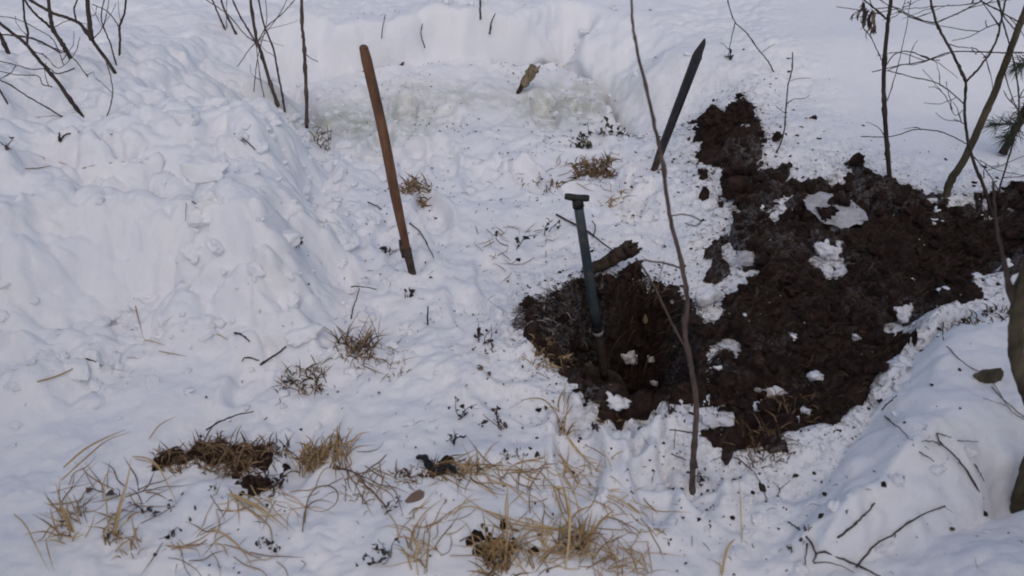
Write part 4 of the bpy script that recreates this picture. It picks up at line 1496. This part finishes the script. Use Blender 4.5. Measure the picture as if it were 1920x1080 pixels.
# ------------------------------------------------------------------ grass tufts
def tuft(label, px_, py_, wpx, hpx, n, lean=(0, 0), material='straw', tint=(0.3, 1.0), bw=(2.0, 4.5), strokes=(), spread=0.5, droop=0.5, group='dry grass tufts poking through the snow', name='grass_tuft', depth=0.05, core=0):
    """a tuft whose foot is at the pixel, wpx wide, with blades hpx high"""
    c = G(px_, py_)
    k = pxm(c)
    mb = MB()
    for i in range(int(n * 1.6)):
        x = c[0] + (R.random() - 0.5) * wpx * k
        y = c[1] + (R.random() - 0.5) * 2 * depth
        z = H(x, y)[0] - 0.004
        l = hpx * k * R.uniform(0.35, 1.15) * 1.15
        d = np.array([R.gauss(lean[0], spread), R.gauss(lean[1], spread), 1.0])
        d /= np.linalg.norm(d)
        a = np.array([x, y, z])
        m1 = a + d * l * 0.5
        hx = d[:2] * l * droop * R.random()
        e = a + d * l * 0.95 + np.array([hx[0], hx[1], -l * droop * R.random() * 0.9])
        e[2] = max(e[2], H(e[0], e[1])[0] + 0.003)
        blade(mb, [a, m1, e], R.uniform(*bw) * k * 0.72, R.uniform(*tint), 3)
    for path, w, up in strokes:
        a = G(*path[0])
        pts = [V(x_, y_, a, up) for x_, y_ in path] if up is not None else [G(x_, y_, 0.012) for x_, y_ in path]
        pts = [np.array([p[0], p[1], max(p[2], H(p[0], p[1])[0] + 0.003)]) for p in pts]
        blade(mb, pts, w * 0.62 * k, R.uniform(0.55, 1.0), 5, R.uniform(-0.3, 0.3))
    for i in range(core):
        p = c + np.array([(R.random() - 0.5) * wpx * k * 0.8, (R.random() - 0.5) * depth, 0])
        p[2] = H(p[0], p[1])[0] + 0.006
        leaf(mb, p, NR.randn(3) * [1, 1, .4], 0.02 * R.uniform(.5, 1), 0.009, R.uniform(0, 0.3), 0.6)
    return tag(build(name, mb, M[material], None, c), label, 'grass tuft', group)


tuft('small brown turf tuft at the left end of the ragged turf row', 325, 858, 60, 26, 60, (0.1, 0), 'brown_grass', (0.2, 1.0), (2, 4), depth=0.03, core=18, spread=0.8)
tuft('widest brown matted tuft of the ragged turf row in the left foreground', 425, 856, 120, 40, 150, (0.1, 0), 'brown_grass', (0.15, 1.0), (2, 4), depth=0.055, core=40, spread=0.7)
tuft('grey-brown low tuft just left of the straw-coloured tuft', 508, 850, 70, 28, 60, (-0.2, 0), 'brown_grass', (0.0, 0.8), (2, 4), depth=0.04, core=24, spread=0.8)
tuft('dense straw-coloured tuft at the right end of the turf row', 608, 864, 90, 60, 120, (0.05, -0.1), 'straw', (0.25, 0.85), (2.2, 4.5), spread=0.35, depth=0.05, core=20)
tuft('dark flattened tuft hanging below the turf row', 500, 902, 70, 16, 40, (-0.5, -0.4), 'brown_grass', (0.0, 0.5), (2, 4), depth=0.05, core=40, spread=1.2)


def mat_(label, px_, py_, wpx, hpx, n, lpx=(40, 110), an=-0.4, sp=0.7, w=(2.2, 4.2), tint=(0.35, 0.95), material='straw', lift=0.008):
    """flattened bent straws lying on the snow around a pixel"""
    mb = MB()
    for _ in range(int(n * 1.5)):
        x, y = px_ + R.uniform(-.5, .5) * wpx, py_ + R.uniform(-.5, .5) * hpx
        a = R.gauss(an, sp)
        l = R.uniform(*lpx)
        path = [(x, y)]
        for q in range(3):
            a += R.gauss(0, 0.35)
            x, y = x + math.cos(a) * l / 3, y + math.sin(a) * l / 3 * 0.75
            path.append((x, y))
        pts = [G(u, v) + [0, 0, lift * R.uniform(0.1, 1.2)] for u, v in path]
        blade(mb, pts, R.uniform(*w) * 0.58 * pxm(pts[0]), R.uniform(*tint), 3, R.uniform(-.5, .5))
    return tag(build('grass_tuft', mb, M[material], None, mb.v[0]), label, 'grass tuft', 'flattened straw lying on the snow')


mat_('flattened straw spread above the golden grass clump', 1010, 905, 170, 70, 22, an=-2.4)
mat_('flattened straw mat between the golden and the dark-cored clump', 1010, 1010, 150, 70, 30, an=-2.2)
mat_('flattened straw right of the golden grass clump', 1150, 960, 130, 90, 18, an=0.7, sp=0.5)
mat_('flattened straw along the lower edge in the centre', 1080, 1055, 230, 40, 34, an=-1.2, sp=0.8)
mat_('flattened thin straw around the loose pale tuft', 800, 1010, 130, 90, 16, an=-1.4)
mat_('flattened brown straw round the far left tufts', 190, 950, 190, 80, 22, an=-1.0, sp=0.9, material='brown_grass', tint=(0.3, 1.0))
mat_('flattened straw between the turf row and the looped blade', 470, 940, 160, 60, 18, an=0.5, sp=0.6)
mat_('flattened red-brown straw right of the turf row', 680, 880, 90, 60, 16, an=0.6, sp=0.7, material='brown_grass', tint=(0.4, 1.0))
mat_('flattened tan straw near the low grass patch and bark curl', 900, 880, 160, 30, 20, an=0.4, sp=0.7, tint=(0.2, 0.8))
mat_('flattened thin stems scattered in the snow at lower left of centre', 420, 1030, 240, 60, 16, an=0.9, sp=0.9, tint=(0.2, 0.7))
mat_('flattened brown stems on the trampled snow under the withered weed', 690, 668, 130, 50, 18, an=0.3, sp=1.2, material='brown_grass', lpx=(20, 60), w=(1.6, 3))
mat_('thin brown stems on the snow around the drooping herb in the clearing', 960, 470, 140, 90, 20, an=0.3, sp=1.5, material='brown_grass', lpx=(16, 46), w=(1.4, 2.6))
mat_('thin brown stems strewn on the snow above the matted tuft', 1080, 330, 140, 40, 16, an=0.2, sp=0.8, material='brown_grass', lpx=(16, 50), w=(1.4, 2.6))
tuft('leaning tan tuft at the far left foreground', 128, 985, 40, 60, 16, (-0.2, 0.1), 'straw', (0.3, 0.8), (3, 5), [
    ([(134, 998), (118, 955), (104, 905)], 6, 5), ([(130, 995), (112, 940), (112, 895)], 5, 5), ([(152, 985), (138, 950), (120, 920)], 5, 5), ([(140, 1000), (125, 960), (98, 935)], 4, 5)], core=6)
tuft('tall narrow blades right of the far left tuft', 218, 1004, 26, 70, 12, (0.1, 0.1), 'straw', (0.4, 0.9), (3, 5), [
    ([(216, 1006), (226, 950), (240, 895), (246, 858)], 6, 8), ([(212, 1000), (220, 960), (236, 905)], 5, 8), ([(205, 1002), (200, 950), (195, 905), (205, 885), (225, 895)], 4, 8), ([(190, 1010), (205, 985), (215, 965)], 4, 8)], core=5)
tuft('small tan tuft between the tall blades and the looped blade', 252, 1020, 26, 60, 8, (-0.2, 0.1), 'straw', (0.4, 0.8), (2.5, 4), [
    ([(262, 1028), (250, 990), (246, 960)], 4, 10), ([(160, 1008), (140, 1014), (92, 1008)], 3, None), ([(160, 1010), (172, 985), (178, 960)], 4, 10)])
tuft('withered dark weed clump at the corner of the left bank', 668, 655, 80, 55, 60, (0.1, -0.1), 'brown_grass', (0.2, 1.0), (1.5, 3.5), depth=0.06, core=26, spread=0.6)
tuft('ragged brown tuft at the foot of the left bank', 570, 716, 90, 34, 60, (0, -0.1), 'brown_grass', (0.1, 0.9), (2, 3.5), depth=0.05, core=26, spread=0.7)
tuft('low tan grass patch around the bark curl', 800, 888, 140, 22, 90, (0.2, 0), 'straw', (0.1, 0.7), (2, 4), spread=0.9, depth=0.035, core=24)
tuft('small tan tuft right of the bark curl', 885, 882, 40, 40, 24, (0, 0), 'straw', (0.3, 0.9), (2, 4), depth=0.02, core=6)
tuft('large golden grass clump in the centre foreground', 1075, 1018, 60, 70, 40, (-0.2, 0.0), 'straw', (0.35, 0.95), (3, 5.5), [
    ([(1072, 1020), (1066, 965), (1058, 920), (1036, 862)], 5, 15), ([(1088, 985), (1078, 930), (1050, 890), (1020, 870)], 4, 15), ([(1062, 965), (1050, 935), (1040, 912), (975, 912)], 5, 25),
    ([(1066, 968), (1056, 920), (1044, 915), (1040, 950)], 6, 15), ([(1066, 1025), (1068, 960), (1066, 920)], 6, 8), ([(1060, 1068), (1066, 1020), (1070, 960), (1064, 930)], 5, 10),
    ([(1056, 970), (1044, 930), (1036, 910)], 5, 10), ([(1062, 1000), (1000, 995), (950, 985), (905, 962), (842, 916)], 5, None), ([(1050, 998), (980, 986), (905, 962), (875, 956), (845, 970), (815, 966)], 5, None),
    ([(990, 950), (955, 918), (920, 905), (908, 880), (912, 850)], 5, None), ([(950, 990), (948, 945), (956, 905)], 5, 6), ([(1090, 960), (1050, 930), (1010, 890), (985, 882)], 3.5, None),
    ([(1120, 945), (1080, 925), (1030, 915), (1000, 925)], 3, 20), ([(1068, 1015), (1020, 1040), (985, 1045)], 4, None)], core=14, depth=0.04)
tuft('dark-cored grass tuft at the bottom edge left of the golden clump', 932, 1058, 60, 62, 55, (0.0, 0.1), 'straw', (0.2, 0.8), (3, 5), [
    ([(945, 1070), (950, 1020), (952, 960), (950, 900)], 5, 10), ([(990, 1085), (960, 1050), (935, 1020)], 5, None), ([(1000, 1075), (985, 1040), (965, 1015)], 5, None)], core=18, depth=0.035)
tuft('loose pale tuft in the lower centre left of the dark-cored tuft', 785, 1040, 40, 70, 14, (0.1, 0.15), 'straw', (0.4, 0.9), (3, 5), [
    ([(768, 1032), (776, 1000), (800, 965), (836, 938)], 5, None), ([(800, 1066), (803, 1025), (808, 985)], 6, 8), ([(790, 1040), (775, 1010), (785, 985)], 5, 8), ([(784, 1080), (780, 1040), (790, 1005)], 4, 8),
    ([(895, 1072), (885, 1010), (870, 985), (850, 980)], 3, None)])
tuft('thin arching grass at the bottom edge right of the golden clump', 1170, 1075, 110, 60, 34, (-0.2, 0.2), 'straw', (0.45, 1.0), (2, 3.5), [
    ([(1215, 1082), (1200, 1045), (1165, 1034), (1150, 1025)], 4, None), ([(1222, 1080), (1214, 1030), (1210, 1022), (1155, 1025)], 3.5, None), ([(1195, 1082), (1180, 1045), (1150, 1032)], 4, None), ([(1160, 1084), (1150, 1050), (1120, 1035), (1095, 1040)], 4, None)], spread=0.7)
tuft('sparse stalk tuft between the sapling and the golden clump', 1055, 812, 24, 50, 16, (0.1, 0), 'straw', (0.3, 0.8), (2, 3.5), [
    ([(1054, 815), (1062, 775), (1070, 738)], 4, 5), ([(1054, 806), (1040, 778), (1018, 755), (985, 755), (958, 772)], 3.5, None), ([(1058, 818), (1080, 850), (1098, 862), (1130, 872)], 4, None),
    ([(1062, 822), (1090, 858), (1130, 898)], 3.5, None), ([(1080, 848), (1100, 870), (1092, 862)], 4, None)], core=8)
tuft('fine dry grass in the snow left of the sapling foot', 1100, 900, 90, 40, 18, (-0.3, 0.1), 'straw', (0.4, 0.9), (1.8, 3), [
    ([(1155, 910), (1105, 898), (1072, 895), (1060, 870), (1075, 850)], 2.5, None), ([(1120, 930), (1090, 895), (1040, 870)], 2.5, None)], spread=0.9)
tuft('curled orange-brown grass tuft right of the shovel handle', 782, 360, 52, 30, 60, (-0.2, -0.2), 'brown_grass', (0.3, 1.0), (2, 4), depth=0.05, spread=0.7, core=10)
tuft('brown matted tuft in the clearing left of the iron bar', 1112, 322, 72, 26, 130, (0, -0.2), 'brown_grass', (0.1, 0.9), (2, 4), depth=0.07, spread=0.8, core=20)
tuft('small flat tan tuft left of the matted tuft', 1036, 346, 34, 14, 26, (0.2, -0.1), 'brown_grass', (0.4, 1.0), (2, 3.5), depth=0.03, spread=0.9)
tuft('thin tan stalks lying left of the flat tuft', 990, 344, 50, 14, 12, (0.5, 0), 'straw', (0.3, 0.7), (1.8, 3), depth=0.03, spread=1.0)
tuft('pale small tuft behind the T-grip to its right', 1150, 382, 40, 24, 20, (0.2, 0), 'straw', (0.4, 0.8), (2, 3), depth=0.04, spread=0.8)
tuft('faint tan blades between the T-grip and the sapling', 1176, 414, 36, 12, 10, (0.2, 0), 'straw', (0.4, 0.8), (1.6, 2.6), depth=0.03, spread=1.0)
tuft('tan grass scraps at the near rim of the pit', 1030, 668, 70, 26, 60, (0.6, 0.1), 'straw', (0.1, 0.9), (1.6, 3), depth=0.05, spread=0.8, core=10)
tuft('reddish grass scraps on the near pit rim by the broken snow heap', 1140, 768, 46, 16, 40, (0, 0.2), 'brown_grass', (0.2, 1.0), (1.6, 3), depth=0.03, spread=0.9, core=12)
tuft('brown grass clump at the near end of the soil heap', 1430, 840, 70, 34, 90, (0.1, 0.1), 'brown_grass', (0.1, 0.9), (1.6, 3.2), depth=0.06, spread=0.8)
tuft('pale root fringe across the lower soil heap', 1490, 768, 90, 26, 80, (-0.3, -0.2), 'brown_grass', (0.3, 0.9), (1.4, 2.6), depth=0.06, spread=1.0)
tuft('tan stalk bits around the T-shaped twig on the trampled snow', 735, 685, 60, 20, 14, (0.3, 0), 'straw', (0.3, 0.7), (1.8, 3), depth=0.05, spread=1.0)
tuft('grey-brown grass scraps on the rim of the right mound by the curved trunk', 1845, 590, 90, 22, 60, (0, 0), 'brown_grass', (0.0, 0.5), (2, 3.4), depth=0.05, spread=1.0, core=16)
tuft('fine reddish straws right of the pale grass tuft', 665, 925, 50, 40, 14, (0.2, 0.2), 'straw', (0.2, 0.6), (2, 3), depth=0.04, spread=0.7)
tuft('thin brown roots at the left foot of the single stem', 600, 262, 40, 30, 30, (0.3, -0.5), 'brown_grass', (0.1, 0.7), (1.4, 2.6), depth=0.07, spread=0.6)


# ------------------------------------------------------------------ withered herbs
def herb(label, px_, py_, wpx, hpx, n, material='dead_leaf', tint=(0.0, 0.6), ls=(7, 15), stalks=3, lean=0.0, depth=0.03, name='withered_herb'):
    c = G(px_, py_)
    k = pxm(c)
    t = empty(name, c, label, 'herb', 'withered herbs in the snow')
    ms, ml = MB(), MB()
    for i in range(stalks):
        x = c[0] + R.uniform(-.5, .5) * wpx * k * 0.5
        y = c[1] + R.uniform(-1, 1) * depth * 0.5
        a = np.array([x, y, H(x, y)[0] - 0.005])
        e = a + np.array([R.gauss(lean, 0.4) * hpx * k, R.uniform(-.3, .3) * hpx * k, hpx * k * R.uniform(0.6, 1.1)])
        mid_ = along(a, e, 0.5) + NR.randn(3) * 0.12 * hpx * k
        s = tube(ms, [a, mid_, e], 1.0 * k, 0.6 * k, 5, 4, 0.0006, 0.5, 0.4)
        for j in range(max(1, n // stalks)):
            p = s[R.randrange(len(s))] + NR.randn(3) * 0.004
            leaf(ml, p, NR.randn(3), R.uniform(*ls) * k, R.uniform(*ls) * k * 0.55, R.uniform(*tint), 0.9)
    build('stalk', ms, M['bark'], t)
    build('leaves', ml, M[material], t)['kind'] = 'stuff'
    return t


herb('black-leaved withered herb standing above the bark curl', 842, 828, 34, 52, 12, stalks=2)
herb('withered herb with hooked stalk at the upper centre foreground', 862, 782, 44, 48, 10, stalks=3)
herb('frosty grey-brown herb right of the hooked herb', 936, 800, 56, 44, 16, tint=(0.3, 1.0), stalks=4)
herb('dark broken herb lying on the face of the left bank', 552, 456, 30, 26, 7, stalks=2, lean=0.6)
herb('dark little leaf cluster left of the shovel socket', 722, 474, 26, 16, 8, stalks=2)
herb('dark leaf cluster on the snow below the shovel', 766, 552, 34, 18, 8, stalks=2)
herb('withered herb with drooping leaves in the middle of the clearing', 960, 466, 44, 40, 10, stalks=3, tint=(0.0, 0.9))
herb('small dark herb left of the spade grip', 1024, 438, 22, 34, 7, stalks=2)
herb('wintered green plants in the far right of the clearing', 1115, 272, 110, 24, 46, 'green_leaf', (0.1, 1.0), (6, 14), 9, 0, 0.12, 'green_herb')
herb('dark plant with red stems below the back wall at right', 1150, 250, 50, 16, 18, 'green_leaf', (0.0, 0.7), (6, 12), 4, 0, 0.06, 'green_herb')
herb('grey seeding herb at the top of the back wall', 775, 46, 110, 26, 44, tint=(0.2, 0.9), ls=(5, 12), stalks=9, depth=0.12)
herb('low dark herb in the left foreground beside the tall blades', 292, 955, 56, 30, 18, stalks=4, tint=(0.0, 0.5))
herb('brown curled leaf pair among the tall blades at left', 214, 930, 34, 26, 6, ls=(14, 26), tint=(0.4, 0.9), stalks=2)
herb('blue-black leaf remnants near the lower left foreground', 325, 1000, 34, 20, 6, stalks=2)
herb('dark leaf remnants under the diagonal straw bundle', 502, 1028, 60, 26, 12, stalks=4)
herb('small dark leaf knob on the snow right of the low herb', 357, 973, 14, 12, 5, stalks=1)
herb('dark leaf bits below the turf strip', 394, 912, 24, 14, 5, stalks=1)
herb('dark stems left of the broad brown leaf', 730, 955, 50, 36, 10, stalks=4, tint=(0, 0.4))
herb('scattered dark herb remains at the bottom left of centre', 720, 1050, 90, 40, 22, stalks=7, tint=(0.0, 0.5))
herb('dark seedy stems across the centre foreground', 965, 852, 90, 16, 20, stalks=6, tint=(0.0, 0.7), ls=(5, 11))
herb('black leaf bits on the grass right of the seedy stems', 1004, 862, 24, 12, 6, stalks=2)
herb('small dark herb in the trampled snow left of the pit', 905, 640, 44, 40, 12, stalks=4, tint=(0.1, 0.8))
herb('flattened grey leaves on the snow below the pit-side herb', 908, 698, 50, 8, 7, stalks=3, tint=(0.2, 0.9), ls=(8, 18))
herb('brown curled leaf by the thin stems left of the pit rim', 918, 666, 26, 12, 4, ls=(10, 18), tint=(0.5, 1.0), stalks=2)
herb('thin seed heads at the lower snow by the sapling', 1122, 806, 16, 14, 4, stalks=1)
herb('dark bushy shoots at the foot of the sapling', 1318, 905, 46, 34, 14, stalks=5, tint=(0, 0.6))
herb('dark debris under the forked twig at bottom right', 1495, 1020, 40, 26, 10, stalks=4, tint=(0.0, 0.6))
herb('black twiggy debris on the snow by the pit and sapling', 1252, 770, 40, 34, 10, stalks=4, tint=(0.0, 0.5))
herb('withered remains under the top left shrub', 30, 292, 50, 22, 8, stalks=3, tint=(0.4, 1.0))
herb('dark speckled remains right of the iron bar top', 1366, 108, 22, 12, 5, stalks=2)
